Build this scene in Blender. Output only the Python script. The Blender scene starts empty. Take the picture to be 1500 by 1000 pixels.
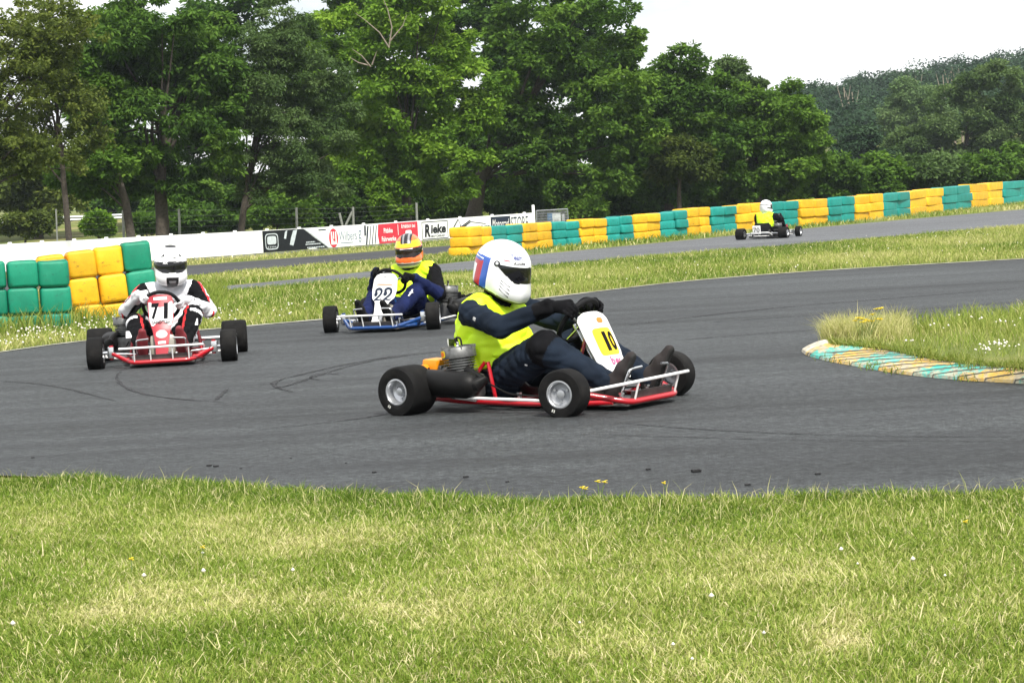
# outdoor kart race: four karts on a bend, tyre barriers, advert wall, tree line, wooded hill
SUN_E=4.0; SKY_S=0.080; EXPO=0.6
HAZE=0.00022
import bpy, bmesh, math, random
import numpy as np
from mathutils import Vector, Matrix, Euler
random.seed(7); RNG = np.random.default_rng(7)
SC = bpy.context.scene; COL = SC.collection
PI = math.pi; rad = math.radians

# ------------------------------------------------------------------ objects
def tag(o, label=None, cat=None, group=None, kind=None):
    if label: o['label'] = label
    if cat: o['category'] = cat
    if group: o['group'] = group
    if kind: o['kind'] = kind
    return o
def link(o, parent=None):
    COL.objects.link(o)
    if parent is not None: o.parent = parent
    return o
def empty(name, loc=(0,0,0), rz=0.0, label=None, cat=None, group=None):
    o = bpy.data.objects.new(name, None); o.empty_display_size = .2
    o.location = loc; o.rotation_euler = (0,0,rz); COL.objects.link(o)
    return tag(o, label, cat, group)
def mesh_np(name, V, F, smooth=False):
    V = np.asarray(V, np.float32); F = np.asarray(F, np.int32)
    me = bpy.data.meshes.new(name); n = F.shape[1]
    me.vertices.add(len(V)); me.vertices.foreach_set('co', V.ravel())
    me.loops.add(F.size); me.loops.foreach_set('vertex_index', F.ravel())
    me.polygons.add(len(F)); me.polygons.foreach_set('loop_start', np.arange(0, F.size, n, dtype=np.int32))
    if smooth: me.polygons.foreach_set('use_smooth', np.ones(len(F), bool))
    me.update(calc_edges=True)
    return me
def obj_np(name, V, F, mats, parent=None, smooth=False, mi=None, tint=None):
    me = mesh_np(name, V, F, smooth)
    for m in (mats if isinstance(mats, (list,tuple)) else [mats]): me.materials.append(m)
    if mi is not None: me.polygons.foreach_set('material_index', np.asarray(mi, np.int32))
    if tint is not None:
        a = me.attributes.new('tint', 'FLOAT', 'POINT'); a.data.foreach_set('value', np.asarray(tint, np.float32))
    return link(bpy.data.objects.new(name, me), parent)
def copy_tree(o, parent=None, keep=True):
    c = o.copy(); COL.objects.link(c); c.parent = parent
    for ch in list(o.children): copy_tree(ch, c)
    return c

class MB:
    """collects shapes and links them as one mesh"""
    def __init__(s): s.v=[]; s.f=[]; s.m=[]; s.cur=0
    def mat(s, i): s.cur=i; return s
    def add(s, V, F, M=None):
        b=len(s.v)
        for p in V:
            p=Vector(p); s.v.append(M@p if M is not None else p)
        for f in F: s.f.append([b+i for i in f]); s.m.append(s.cur)
        return s
    def box(s, c, d, rot=(0,0,0), bev=.0):
        bm=bmesh.new(); bmesh.ops.create_cube(bm, size=1.0)
        for v in bm.verts: v.co = Vector((v.co.x*d[0], v.co.y*d[1], v.co.z*d[2]))
        if bev>0: bmesh.ops.bevel(bm, geom=bm.edges[:], offset=bev, segments=2, affect='EDGES', profile=.6)
        bm.verts.index_update()
        M=Matrix.Translation(c)@Euler(rot).to_matrix().to_4x4()
        s.add([v.co for v in bm.verts], [[v.index for v in f.verts] for f in bm.faces], M); bm.free()
        return s
    def tube(s, pts, r, n=10, cap=True, closed=False):
        pts=[Vector(p) for p in pts]; N=len(pts)
        rs = r if isinstance(r,(list,tuple)) else [r]*N
        V=[]; F=[]; ref=None
        for i,p in enumerate(pts):
            if closed: t=(pts[(i+1)%N]-pts[i-1])
            elif i==0: t=pts[1]-p
            elif i==N-1: t=p-pts[i-1]
            else: t=(pts[i+1]-p).normalized()+(p-pts[i-1]).normalized()
            if t.length<1e-9: t=Vector((0,0,1))
            t.normalize()
            if ref is None:
                ref = Vector((0,0,1)) if abs(t.z)<.9 else Vector((1,0,0))
            a=(ref-t*ref.dot(t)).normalized(); ref=a; b=t.cross(a)
            for k in range(n):
                w=2*PI*k/n; V.append(p+(a*math.cos(w)+b*math.sin(w))*rs[i])
        M=N if closed else N-1
        for i in range(M):
            j=(i+1)%N
            for k in range(n):
                l=(k+1)%n; F.append([i*n+k, i*n+l, j*n+l, j*n+k])
        if cap and not closed:
            F.append([k for k in range(n)][::-1]); F.append([(N-1)*n+k for k in range(n)])
        return s.add(V,F)
    def bend(s, pts, r, n=10, k=5, rad_=.05):
        """tube through pts with rounded corners"""
        P=[Vector(p) for p in pts]; out=[P[0]]
        for i in range(1,len(P)-1):
            a=(P[i-1]-P[i]); b=(P[i+1]-P[i]); q=min(rad_, a.length*.45, b.length*.45)
            A=P[i]+a.normalized()*q; B=P[i]+b.normalized()*q
            for j in range(k+1):
                t=j/k; out.append(A*(1-t)**2+P[i]*2*t*(1-t)+B*t*t)
        out.append(P[-1]); return s.tube(out, r, n)
    def lathe(s, prof, M=None, n=32, close=False):
        """prof: (radius, height) about local Z"""
        V=[];F=[];N=len(prof)
        for k in range(n):
            w=2*PI*k/n
            for (r,h) in prof: V.append((r*math.cos(w), r*math.sin(w), h))
        for k in range(n):
            l=(k+1)%n
            for i in range(N if close else N-1):
                j=(i+1)%N
                F.append([k*N+i, l*N+i, l*N+j, k*N+j])
        return s.add(V,F,M)
    def ball(s, c, r, n=12):
        rr = r if isinstance(r,(tuple,list)) else (r,r,r)
        prof=[(math.sin(PI*i/n), -math.cos(PI*i/n)) for i in range(n+1)]
        M=Matrix.Translation(c)@Matrix.Diagonal((rr[0],rr[1],rr[2],1))
        return s.lathe(prof, M, n*2)
    def grid(s, fn, nu, nv, thick=0.0):
        """fn(u,v)->(point, normal); optional thickness along -normal"""
        V=[];F=[]; W=nv+1
        for i in range(nu+1):
            for j in range(nv+1): V.append(fn(i/nu, j/nv)[0])
        for i in range(nu):
            for j in range(nv): F.append([i*W+j, i*W+j+1, (i+1)*W+j+1, (i+1)*W+j])
        if thick>0:
            b=len(V)
            for i in range(nu+1):
                for j in range(nv+1):
                    p,nn=fn(i/nu,j/nv); V.append(Vector(p)-Vector(nn)*thick)
            for i in range(nu):
                for j in range(nv): F.append([b+i*W+j, b+(i+1)*W+j, b+(i+1)*W+j+1, b+i*W+j+1])
            ring=[(i,0) for i in range(nu+1)]+[(nu,j) for j in range(1,nv+1)]+[(i,nv) for i in range(nu-1,-1,-1)]+[(0,j) for j in range(nv-1,0,-1)]
            for q in range(len(ring)):
                a=ring[q]; c=ring[(q+1)%len(ring)]
                ia=a[0]*W+a[1]; ic=c[0]*W+c[1]; F.append([ia, ic, b+ic, b+ia])
        return s.add(V,F)
    def build(s, name, mats, parent=None, smooth=True, angle=40):
        me=bpy.data.meshes.new(name); me.from_pydata([tuple(v) for v in s.v],[],s.f)
        for m in (mats if isinstance(mats,(list,tuple)) else [mats]): me.materials.append(m)
        me.polygons.foreach_set('material_index', s.m)
        bm=bmesh.new(); bm.from_mesh(me); bmesh.ops.remove_doubles(bm, verts=bm.verts, dist=1e-6)
        bmesh.ops.recalc_face_normals(bm, faces=bm.faces); bm.to_mesh(me); bm.free()
        if smooth:
            me.polygons.foreach_set('use_smooth', [True]*len(me.polygons)); me.set_sharp_from_angle(angle=rad(angle))
        me.update()
        return link(bpy.data.objects.new(name, me), parent)

# ------------------------------------------------------------------ text
_tc={}
def text_mesh(s, bold=0.0, shear=0.0):
    """unit-height lettering centred on 0: (verts Nx2, faces, width)"""
    key=(s,bold,shear)
    if key in _tc: return _tc[key]
    cu=bpy.data.curves.new('lettering','FONT'); cu.body=s; cu.size=1.0; cu.offset=bold; cu.shear=shear; cu.resolution_u=4
    o=bpy.data.objects.new('lettering',cu); COL.objects.link(o)
    dg=bpy.context.evaluated_depsgraph_get(); dg.update()
    me=bpy.data.meshes.new_from_object(o.evaluated_get(dg))
    bm=bmesh.new(); bm.from_mesh(me); bmesh.ops.triangulate(bm, faces=bm.faces)
    bmesh.ops.subdivide_edges(bm, edges=[e for e in bm.edges if e.calc_length()>.18], cuts=2, use_grid_fill=True)
    bmesh.ops.triangulate(bm, faces=bm.faces); bm.verts.index_update()
    V=[(v.co.x,v.co.y) for v in bm.verts]; F=[[v.index for v in f.verts] for f in bm.faces]; bm.free()
    bpy.data.objects.remove(o); bpy.data.curves.remove(cu); bpy.data.meshes.remove(me)
    xs=[v[0] for v in V]; ys=[v[1] for v in V]; x0,x1,y0,y1=min(xs),max(xs),min(ys),max(ys)
    h=(y1-y0) or 1
    V=[((x-(x0+x1)/2)/h,(y-(y0+y1)/2)/h) for x,y in V]
    _tc[key]=(V,F,(x1-x0)/h); return _tc[key]
def put_text(mb, s, fn, u, v, w, h, bold=0.0, shear=0.0, rot=0.0):
    """lettering box centred at (u,v), w x h, mapped by fn(u,v)->point"""
    V,F,W=text_mesh(s,bold,shear); c,sn=math.cos(rot),math.sin(rot)
    P=[]
    for x,y in V:
        a=x/W*w; b=y*h; P.append(fn(u+a*c-b*sn, v+a*sn+b*c))
    mb.add(P,F)
def put_poly(mb, pts, fn, sub=1):
    """fan polygon mapped by fn, centre fan with radial subdivision"""
    n=len(pts); cx=sum(p[0] for p in pts)/n; cy=sum(p[1] for p in pts)/n
    V=[fn(cx,cy)];F=[]
    for r in range(1,sub+1):
        t=r/sub
        for p in pts: V.append(fn(cx+(p[0]-cx)*t, cy+(p[1]-cy)*t))
    for k in range(n):
        l=(k+1)%n; F.append([0,1+k,1+l])
        for r in range(1,sub):
            a=1+(r-1)*n; b=1+r*n; F.append([a+k,b+k,b+l,a+l])
    mb.add(V,F)
def oval(cx,cy,rx,ry,n=24,pw=2.0):
    out=[]
    for k in range(n):
        w=2*PI*k/n; c,s=math.cos(w),math.sin(w)
        out.append((cx+rx*math.copysign(abs(c)**(2/pw),c), cy+ry*math.copysign(abs(s)**(2/pw),s)))
    return out
def rect(u0,u1,v0,v1,n=6):
    p=[(u0+(u1-u0)*i/n,v0) for i in range(n)]+[(u1,v0+(v1-v0)*i/n) for i in range(n)]
    p+=[(u1-(u1-u0)*i/n,v1) for i in range(n)]+[(u0,v1-(v1-v0)*i/n) for i in range(n)]
    return p

# ------------------------------------------------------------------ noise
def vnoise(x, y, seed=0):
    x=np.asarray(x,float); y=np.asarray(y,float)
    xi=np.floor(x).astype(np.int64); yi=np.floor(y).astype(np.int64); fx=x-xi; fy=y-yi
    fx=fx*fx*(3-2*fx); fy=fy*fy*(3-2*fy)
    def h(a,b):
        n=(a*374761393+b*668265263+seed*974711)&0x7fffffff
        n=((n^(n>>13))*1274126177)&0x7fffffff
        return ((n^(n>>16))&0xffff)/65535.0
    return (h(xi,yi)*(1-fx)+h(xi+1,yi)*fx)*(1-fy)+(h(xi,yi+1)*(1-fx)+h(xi+1,yi+1)*fx)*fy
def fnoise(x,y,seed=0,oct=3):
    t=0;a=.5;n=0
    for k in range(oct): t=t+a*vnoise(x*2**k,y*2**k,seed+k*17); n+=a; a*=.5
    return t/n
def ss(a,b,x):
    t=np.clip((np.asarray(x,float)-a)/(b-a),0,1); return t*t*(3-2*t)

# ------------------------------------------------------------------ materials
def new_mat(name):
    m=bpy.data.materials.new(name); m.use_nodes=True; nt=m.node_tree; nt.nodes.clear()
    out=nt.nodes.new('ShaderNodeOutputMaterial'); return m,nt,out
def nd(nt,t,**kw):
    n=nt.nodes.new(t)
    for k,v in kw.items():
        if k in n.inputs: n.inputs[k].default_value=v
        else: setattr(n,k,v)
    return n
def ramp(nt, stops, src=None):
    r=nt.nodes.new('ShaderNodeValToRGB'); e=r.color_ramp.elements
    while len(e)<len(stops): e.new(.5)
    for i,(p,c) in enumerate(stops):
        e[i].position=p; e[i].color=(*c,1) if len(c)==3 else c
    if src is not None: nt.links.new(src, r.inputs['Fac'])
    return r
def mixc(nt, fac, a, b, mode='MIX'):
    m=nt.nodes.new('ShaderNodeMix'); m.data_type='RGBA'; m.blend_type=mode
    for i,x in ((0,fac),(6,a),(7,b)):
        if isinstance(x,bpy.types.NodeSocket): nt.links.new(x,m.inputs[i])
        elif isinstance(x,(int,float)): m.inputs[i].default_value=x
        else: m.inputs[i].default_value=(*x,1)
    return m.outputs[2]
def pmat(name, col, rough=.5, metal=0.0, var=.15, scale=12.0, bump=0.0, bscale=60.0, coat=0.0, spec=.5, dirt=None, dscale=5.0, dth=(.5,.7), sheen=0.0):
    """general procedural paint / cloth / rubber"""
    m,nt,out=new_mat(name); L=nt.links.new
    b=nd(nt,'ShaderNodeBsdfPrincipled'); b.inputs['Roughness'].default_value=rough; b.inputs['Metallic'].default_value=metal
    b.inputs['Coat Weight'].default_value=coat; b.inputs['Coat Roughness'].default_value=.08; b.inputs['Specular IOR Level'].default_value=spec
    b.inputs['Sheen Weight'].default_value=sheen
    tc=nd(nt,'ShaderNodeTexCoord'); n=nd(nt,'ShaderNodeTexNoise',Scale=scale,Detail=5.0); L(tc.outputs['Object'],n.inputs['Vector'])
    lo=[c*(1-var) for c in col]; hi=[min(1,c*(1+var)) for c in col]
    r=ramp(nt,[(.3,lo),(.7,hi)],n.outputs['Fac']); c=r.outputs['Color']
    if dirt is not None:
        d=nd(nt,'ShaderNodeTexNoise',Scale=dscale,Detail=8.0,Roughness=.7); L(tc.outputs['Object'],d.inputs['Vector'])
        dr=ramp(nt,[(dth[0],(0,0,0)),(dth[1],(1,1,1))],d.outputs['Fac']); c=mixc(nt,dr.outputs['Color'],c,dirt)
        rr=nd(nt,'ShaderNodeMapRange'); L(d.outputs['Fac'],rr.inputs['Value']); rr.inputs['To Min'].default_value=rough*.8; rr.inputs['To Max'].default_value=min(1,rough*1.3); L(rr.outputs['Result'],b.inputs['Roughness'])
    L(c,b.inputs['Base Color'])
    if bump>0:
        bn=nd(nt,'ShaderNodeTexNoise',Scale=bscale,Detail=4.0); L(tc.outputs['Object'],bn.inputs['Vector'])
        bp=nd(nt,'ShaderNodeBump'); bp.inputs['Strength'].default_value=bump; bp.inputs['Distance'].default_value=.01; L(bn.outputs['Fac'],bp.inputs['Height']); L(bp.outputs['Normal'],b.inputs['Normal'])
    L(b.outputs['BSDF'],out.inputs['Surface']); return m
def leaf_mat(name, stops, trans=.3, rough=.55):
    m,nt,out=new_mat(name); L=nt.links.new
    at=nd(nt,'ShaderNodeAttribute',attribute_name='tint'); r=ramp(nt,stops,at.outputs['Fac'])
    b=nd(nt,'ShaderNodeBsdfPrincipled'); b.inputs['Roughness'].default_value=.75; b.inputs['Specular IOR Level'].default_value=.07
    t=nd(nt,'ShaderNodeBsdfTranslucent'); L(r.outputs['Color'],b.inputs['Base Color'])
    tcol=mixc(nt,.5,r.outputs['Color'],(.9,1.0,.35),'MULTIPLY'); L(tcol,t.inputs['Color'])
    mx=nd(nt,'ShaderNodeMixShader'); mx.inputs[0].default_value=trans; L(b.outputs['BSDF'],mx.inputs[1]); L(t.outputs['BSDF'],mx.inputs[2])
    L(mx.outputs[0],out.inputs['Surface']); return m

# ------------------------------------------------------------------ camera model (photo is 1500 x 1000)
FPX=3200.0; HCAM=1.17; ROLL=math.atan(.055); PITCH=math.atan(209.7/FPX)
_f=Vector((0,math.cos(PITCH),-math.sin(PITCH))); _u0=Vector((0,math.sin(PITCH),math.cos(PITCH))); _r0=Vector((1,0,0))
CR=_r0*math.cos(ROLL)-_u0*math.sin(ROLL); CU=_u0*math.cos(ROLL)+_r0*math.sin(ROLL); CF=_f
CP=Vector((0,0,HCAM))
def zg(x,y):
    """height of the land"""
    x=np.asarray(x,float); y=np.asarray(y,float)
    z=-.15*ss(24,44,y)+1.35*ss(88,122,y)+2.5*ss(150,420,y)
    z=z+9.5*ss(190,430,y)*ss(10,105,x)+6*ss(420,900,y)
    return z
def zg1(x,y): return float(zg(x,y))
def ray(px,py): return (CF+CR*((px-750)/FPX)+CU*((500-py)/FPX))
def gp(px,py):
    """ground point seen at photo pixel"""
    d=ray(px,py); z=0.0
    for _ in range(12):
        t=(z-HCAM)/d.z; x=d.x*t; y=d.y*t; z=zg1(x,y)
    return Vector((x,y,z))
def at(px,py,D):
    """point seen at photo pixel at distance y=D"""
    d=ray(px,py); return CP+d*(D/d.y)
def proj(P):
    P=np.asarray(P,float)-np.array(CP); R=np.array([CR,CU,CF]); q=P@R.T
    return 750+FPX*q[...,0]/q[...,2], 500-FPX*q[...,1]/q[...,2]
# ------------------------------------------------------------------ camera, sky, sun
cam=bpy.data.cameras.new('camera'); co=bpy.data.objects.new('camera',cam); COL.objects.link(co); SC.camera=co
cam.sensor_width=36; cam.sensor_fit='HORIZONTAL'; cam.lens=36*FPX/1500; cam.clip_end=6000; cam.clip_start=.1
M=Matrix((CR,CU,-CF)).transposed().to_4x4(); M.translation=CP; co.matrix_world=M
SUN_EL=rad(53); SUN_DIR=Vector((.30,-.80,0)).normalized()*math.cos(SUN_EL)+Vector((0,0,math.sin(SUN_EL)))
sl=bpy.data.lights.new('sun','SUN'); sl.energy=SUN_E; sl.angle=rad(5); sl.color=(1,.96,.88)
so=bpy.data.objects.new('sun',sl); COL.objects.link(so); so.rotation_euler=SUN_DIR.to_track_quat('Z','Y').to_euler(); so.location=(-20,-20,40)
w=bpy.data.worlds.new('World'); SC.world=w; w.use_nodes=True; nt=w.node_tree; L=nt.links.new
bg=nt.nodes['Background']; sk=nd(nt,'ShaderNodeTexSky',sky_type='NISHITA',sun_disc=False,sun_elevation=SUN_EL,sun_rotation=math.atan2(SUN_DIR.x,SUN_DIR.y))
tc=nd(nt,'ShaderNodeTexCoord'); mp=nd(nt,'ShaderNodeMapping'); mp.inputs['Scale'].default_value=(1,1,2.6); L(tc.outputs['Generated'],mp.inputs['Vector'])
no=nd(nt,'ShaderNodeTexNoise',Scale=5.5,Detail=7.0,Roughness=.55); L(mp.outputs['Vector'],no.inputs['Vector'])
rp=ramp(nt,[(.30,(.25,.25,.25)),(.50,(1,1,1))],no.outputs['Fac'])
mc=mixc(nt,rp.outputs['Color'],sk.outputs['Color'],(11.6,11.7,11.8)); L(mc,bg.inputs['Color']); bg.inputs['Strength'].default_value=SKY_S
SC.view_settings.view_transform='Standard'; SC.view_settings.look='None'; SC.view_settings.gamma=1; SC.view_settings.exposure=EXPO
SC.render.engine='CYCLES'; SC.cycles.max_bounces=6; SC.cycles.transparent_max_bounces=8; SC.cycles.volume_bounces=0
SC.render.resolution_x=1024; SC.render.resolution_y=682
# ------------------------------------------------------------------ photo outlines (pixels) -> ground curves
def interp_poly(P, n=None, step=20):
    out=[]
    for (x0,y0),(x1,y1) in zip(P[:-1],P[1:]):
        k=max(1,int(abs(x1-x0)/step))
        for i in range(k): out.append((x0+(x1-x0)*i/k, y0+(y1-y0)*i/k))
    out.append(P[-1]); return out
def smoothP(P, it=2):
    for _ in range(it):
        Q=[P[0]]
        for a,b in zip(P[:-1],P[1:]):
            Q.append((a[0]*.75+b[0]*.25,a[1]*.75+b[1]*.25)); Q.append((a[0]*.25+b[0]*.75,a[1]*.25+b[1]*.75))
        Q.append(P[-1]); P=Q
    return P
L1=smoothP([(-800,684),(-500,688),(-200,692),(0,699),(150,704),(300,712),(450,725),(600,732),(750,738),(900,737),(1100,734),(1300,731),(1500,726),(1800,716),(2100,704),(2900,671),(3700,637)])
L2=smoothP([(-800,630),(-500,588),(-200,548),(0,517),(130,499),(375,478),(475,469),(650,455),(780,440),(900,425),(1000,413),(1200,397),(1500,380),(1800,364),(2100,349),(2900,309),(3700,270)])
L3=smoothP([(-400,478),(0,450),(220,433),(320,427),(460,415),(560,406),(690,398),(780,390),(1000,371),(1180,358),(1500,330),(1800,306),(2100,283),(2900,224)])
L4=smoothP([(-400,468),(0,443),(220,427),(320,421),(460,407),(560,396),(690,383),(780,374),(1000,353),(1180,335),(1500,307),(1800,283),(2100,262),(2900,206)])
L5=smoothP([(-300,440),(0,408),(150,397),(285,389),(460,376),(560,368),(660,360.5),(760,352),(900,341)])
L6=smoothP([(-300,470),(0,430),(150,414),(285,404),(460,388),(560,380),(660,371),(760,361.5),(900,349)])
def yat(L,x):
    a=np.array(L); return np.interp(x,a[:,0],a[:,1])
XS=list(range(-800,3701,25))
def strip(name, La, Lb, mat, off, xs, nv, label=None):
    V=[];F=[]
    for x in xs:
        a=gp(x,float(yat(La,x))); b=gp(x,float(yat(Lb,x)))
        for j in range(nv+1):
            p=a.lerp(b,j/nv); V.append((p.x,p.y,zg1(p.x,p.y)+off))
    W=nv+1
    for i in range(len(xs)-1):
        for j in range(nv): F.append([i*W+j,(i+1)*W+j,(i+1)*W+j+1,i*W+j+1])
    return tag(obj_np(name,V,F,mat,smooth=True),kind='structure')
# ------------------------------------------------------------------ ground materials
def ground_mat():
    m,nt,out=new_mat('turf soil'); L=nt.links.new
    b=nd(nt,'ShaderNodeBsdfPrincipled'); b.inputs['Roughness'].default_value=.9; b.inputs['Specular IOR Level'].default_value=.1
    g=nd(nt,'ShaderNodeNewGeometry')
    n1=nd(nt,'ShaderNodeTexNoise',Scale=.35,Detail=6.0); n2=nd(nt,'ShaderNodeTexNoise',Scale=40.0,Detail=6.0,Roughness=.7)
    L(g.outputs['Position'],n1.inputs['Vector']); L(g.outputs['Position'],n2.inputs['Vector'])
    a=ramp(nt,[(.3,(.08,.12,.025)),(.5,(.15,.18,.05)),(.72,(.26,.24,.11))],n1.outputs['Fac'])
    c=ramp(nt,[(.3,(.45,.45,.4)),(.7,(1.25,1.2,1.1))],n2.outputs['Fac'])
    L(mixc(nt,1.0,a.outputs['Color'],c.outputs['Color'],'MULTIPLY'),b.inputs['Base Color'])
    L(b.outputs['BSDF'],out.inputs['Surface']); return m
def asphalt_mat(name, lo, hi, rubber=.5):
    m,nt,out=new_mat(name); L=nt.links.new
    b=nd(nt,'ShaderNodeBsdfPrincipled'); b.inputs['Specular IOR Level'].default_value=.35
    g=nd(nt,'ShaderNodeNewGeometry')
    n1=nd(nt,'ShaderNodeTexNoise',Scale=95.0,Detail=4.0,Roughness=.8); L(g.outputs['Position'],n1.inputs['Vector'])
    v=nd(nt,'ShaderNodeTexVoronoi',Scale=85.0); L(g.outputs['Position'],v.inputs['Vector'])
    mp=nd(nt,'ShaderNodeMapping'); mp.inputs['Scale'].default_value=(.10,1.35,1); mp.inputs['Rotation'].default_value=(0,0,rad(-7)); L(g.outputs['Position'],mp.inputs['Vector'])
    n2=nd(nt,'ShaderNodeTexNoise',Scale=2.2,Detail=8.0,Roughness=.68); L(mp.outputs['Vector'],n2.inputs['Vector'])
    n3=nd(nt,'ShaderNodeTexNoise',Scale=.22,Detail=3.0); L(g.outputs['Position'],n3.inputs['Vector'])
    base=ramp(nt,[(.36,lo),(.5,[(a+c)*.42 for a,c in zip(lo,hi)]),(.64,hi)],n1.outputs['Fac'])
    st=ramp(nt,[(.34,(.50,.50,.52)),(.5,(.95,.95,.95)),(.66,(1.32,1.32,1.3))],n2.outputs['Fac'])
    lf=ramp(nt,[(.3,(1-rubber*.5,)*3),(.7,(1.12,1.12,1.12))],n3.outputs['Fac'])
    ch=ramp(nt,[(.0,(2.0,2.0,1.95)),(.16,(1.0,1.0,1.0)),(1,(.80,.80,.80))],v.outputs['Distance'])
    c=mixc(nt,1.0,base.outputs['Color'],st.outputs['Color'],'MULTIPLY'); c=mixc(nt,1.0,c,lf.outputs['Color'],'MULTIPLY'); c=mixc(nt,1.0,c,ch.outputs['Color'],'MULTIPLY')
    n4=nd(nt,'ShaderNodeTexNoise',Scale=24.0,Detail=7.0,Roughness=.85); L(g.outputs['Position'],n4.inputs['Vector'])
    r4=ramp(nt,[(.37,(.34,.34,.35)),(.5,(.92,.92,.92)),(.63,(1.85,1.85,1.83))],n4.outputs['Fac']); c=mixc(nt,1.0,c,r4.outputs['Color'],'MULTIPLY')
    mp5=nd(nt,'ShaderNodeMapping'); mp5.inputs['Scale'].default_value=(.045,.55,1); mp5.inputs['Rotation'].default_value=(0,0,rad(-9)); L(g.outputs['Position'],mp5.inputs['Vector'])
    n5=nd(nt,'ShaderNodeTexNoise',Scale=1.6,Detail=5.0,Roughness=.6,Distortion=.3); L(mp5.outputs['Vector'],n5.inputs['Vector'])
    r5=ramp(nt,[(.36,(1-rubber*.9,)*3),(.5,(1,1,1)),(.64,(1.22,1.22,1.21))],n5.outputs['Fac']); c=mixc(nt,1.0,c,r5.outputs['Color'],'MULTIPLY')
    L(c,b.inputs['Base Color'])
    rr=ramp(nt,[(.3,(.6,)*3),(.7,(.85,)*3)],n2.outputs['Fac']); L(rr.outputs['Color'],b.inputs['Roughness'])
    bp=nd(nt,'ShaderNodeBump'); bp.inputs['Strength'].default_value=.5; bp.inputs['Distance'].default_value=.006; L(n1.outputs['Fac'],bp.inputs['Height']); L(bp.outputs['Normal'],b.inputs['Normal'])
    L(b.outputs['BSDF'],out.inputs['Surface']); return m
M_ground=ground_mat()
M_asph=asphalt_mat('worn asphalt',(.0125,.0145,.0158),(.079,.087,.092))
M_asph2=asphalt_mat('pale asphalt',(.075,.08,.088),(.145,.15,.16),.1)
M_asph3=asphalt_mat('dark asphalt',(.025,.027,.031),(.07,.072,.077),.2)
M_edge=pmat('dusty edge',(.36,.35,.31),.9,var=.3,scale=9,dirt=(.16,.15,.11),dscale=3,dth=(.45,.6))

# ------------------------------------------------------------------ ground sheet
xs=np.concatenate([np.linspace(-2600,-160,14),np.linspace(-150,150,101),np.linspace(160,2600,14)])
ys=np.concatenate([np.linspace(-60,14,6),np.linspace(15,60,91),np.linspace(62,200,70),np.linspace(206,460,44),np.linspace(480,3000,20)])
X,Y=np.meshgrid(xs,ys,indexing='ij'); Z=zg(X,Y); nx,ny=X.shape
Vg=np.stack([X,Y,Z],-1).reshape(-1,3); I=np.arange(nx*ny).reshape(nx,ny)
Fg=np.stack([I[:-1,:-1],I[1:,:-1],I[1:,1:],I[:-1,1:]],-1).reshape(-1,4)
tag(obj_np('ground',Vg,Fg,M_ground,smooth=True),kind='structure')
strip('race_track',L1,L2,M_asph,.010,XS,24)
strip('back_straight',L3,L4,M_asph2,.010,list(range(-400,2901,25)),10)
strip('pit_road',L6,L5,M_asph3,.010,list(range(-300,901,25)),6)
# pale dusty edging along the far side of the track
V=[];F=[]
for x in XS:
    a=gp(x,float(yat(L2,x))+.8); b=a+Vector((.0,.16,0))
    V+= [(a.x,a.y,zg1(a.x,a.y)+.016),(b.x,b.y,zg1(b.x,b.y)+.016)]
F=[[2*i,2*i+2,2*i+3,2*i+1] for i in range(len(XS)-1)]
tag(obj_np('track_edging',V,F,M_edge),kind='structure')

# rubber marks on the asphalt
def skid_mat():
    m,nt,out=new_mat('tyre rubber mark'); L=nt.links.new
    b=nd(nt,'ShaderNodeBsdfPrincipled'); b.inputs['Base Color'].default_value=(.014,.014,.016,1); b.inputs['Roughness'].default_value=.75; t=nd(nt,'ShaderNodeBsdfTransparent')
    g=nd(nt,'ShaderNodeNewGeometry'); n=nd(nt,'ShaderNodeTexNoise',Scale=22.0,Detail=5.0,Roughness=.7); L(g.outputs['Position'],n.inputs['Vector']); n2=nd(nt,'ShaderNodeTexNoise',Scale=1.1,Detail=2.0); L(g.outputs['Position'],n2.inputs['Vector'])
    r=ramp(nt,[(.30,(0,0,0)),(.52,(.95,.95,.95))],n.outputs['Fac']); r2=ramp(nt,[(.35,(.45,.45,.45)),(.6,(.95,.95,.95))],n2.outputs['Fac']); c=mixc(nt,1.0,r.outputs['Color'],r2.outputs['Color'],'MULTIPLY')
    mx=nd(nt,'ShaderNodeMixShader'); L(c,mx.inputs[0]); L(t.outputs[0],mx.inputs[1]); L(b.outputs[0],mx.inputs[2]); L(mx.outputs[0],out.inputs['Surface']); return m
M_skid=skid_mat()
mb=MB()
def skid(P,w,thin=1.0):
    P=smoothP(P,3); pts=[gp(*p) for p in P]; V=[];F=[]
    for i,p in enumerate(pts):
        a=pts[max(0,i-1)]; b=pts[min(len(pts)-1,i+1)]; t=(b-a).normalized(); n=Vector((-t.y,t.x,0))
        ww=w*(1-.8*abs(2*i/(len(pts)-1)-1)**3)*(.6+.8*random.random())
        for s in (-.5,.5): q=p+n*ww*s; V.append((q.x,q.y,zg1(q.x,q.y)+.015))
    for i in range(len(pts)-1): F.append([2*i,2*i+2,2*i+3,2*i+1])
    mb.add(V,F)
skid([(398,572),(420,568),(455,556),(500,541),(560,527),(640,518),(720,512)],.045)
skid([(430,577),(402,569),(400,561),(440,551),(500,537),(590,521),(680,514)],.04)
skid([(500,551),(470,548),(450,556),(474,560)],.03)
skid([(316,589),(324,581),(335,571)],.03)
skid([(178,546),(170,553),(174,563),(190,573),(216,581),(260,587),(330,592)],.028)
skid([(170,545),(200,540),(260,536)],.02)
skid([(600,600),(560,611),(480,622),(380,632)],.03)
skid([(1000,500),(1120,490),(1250,482)],.04)
skid([(900,622),(1050,634),(1250,642),(1480,643)],.022)
skid([(780,640),(940,641),(1150,648),(1500,650)],.018)
skid([(560,540),(640,531),(700,528)],.03)
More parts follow.
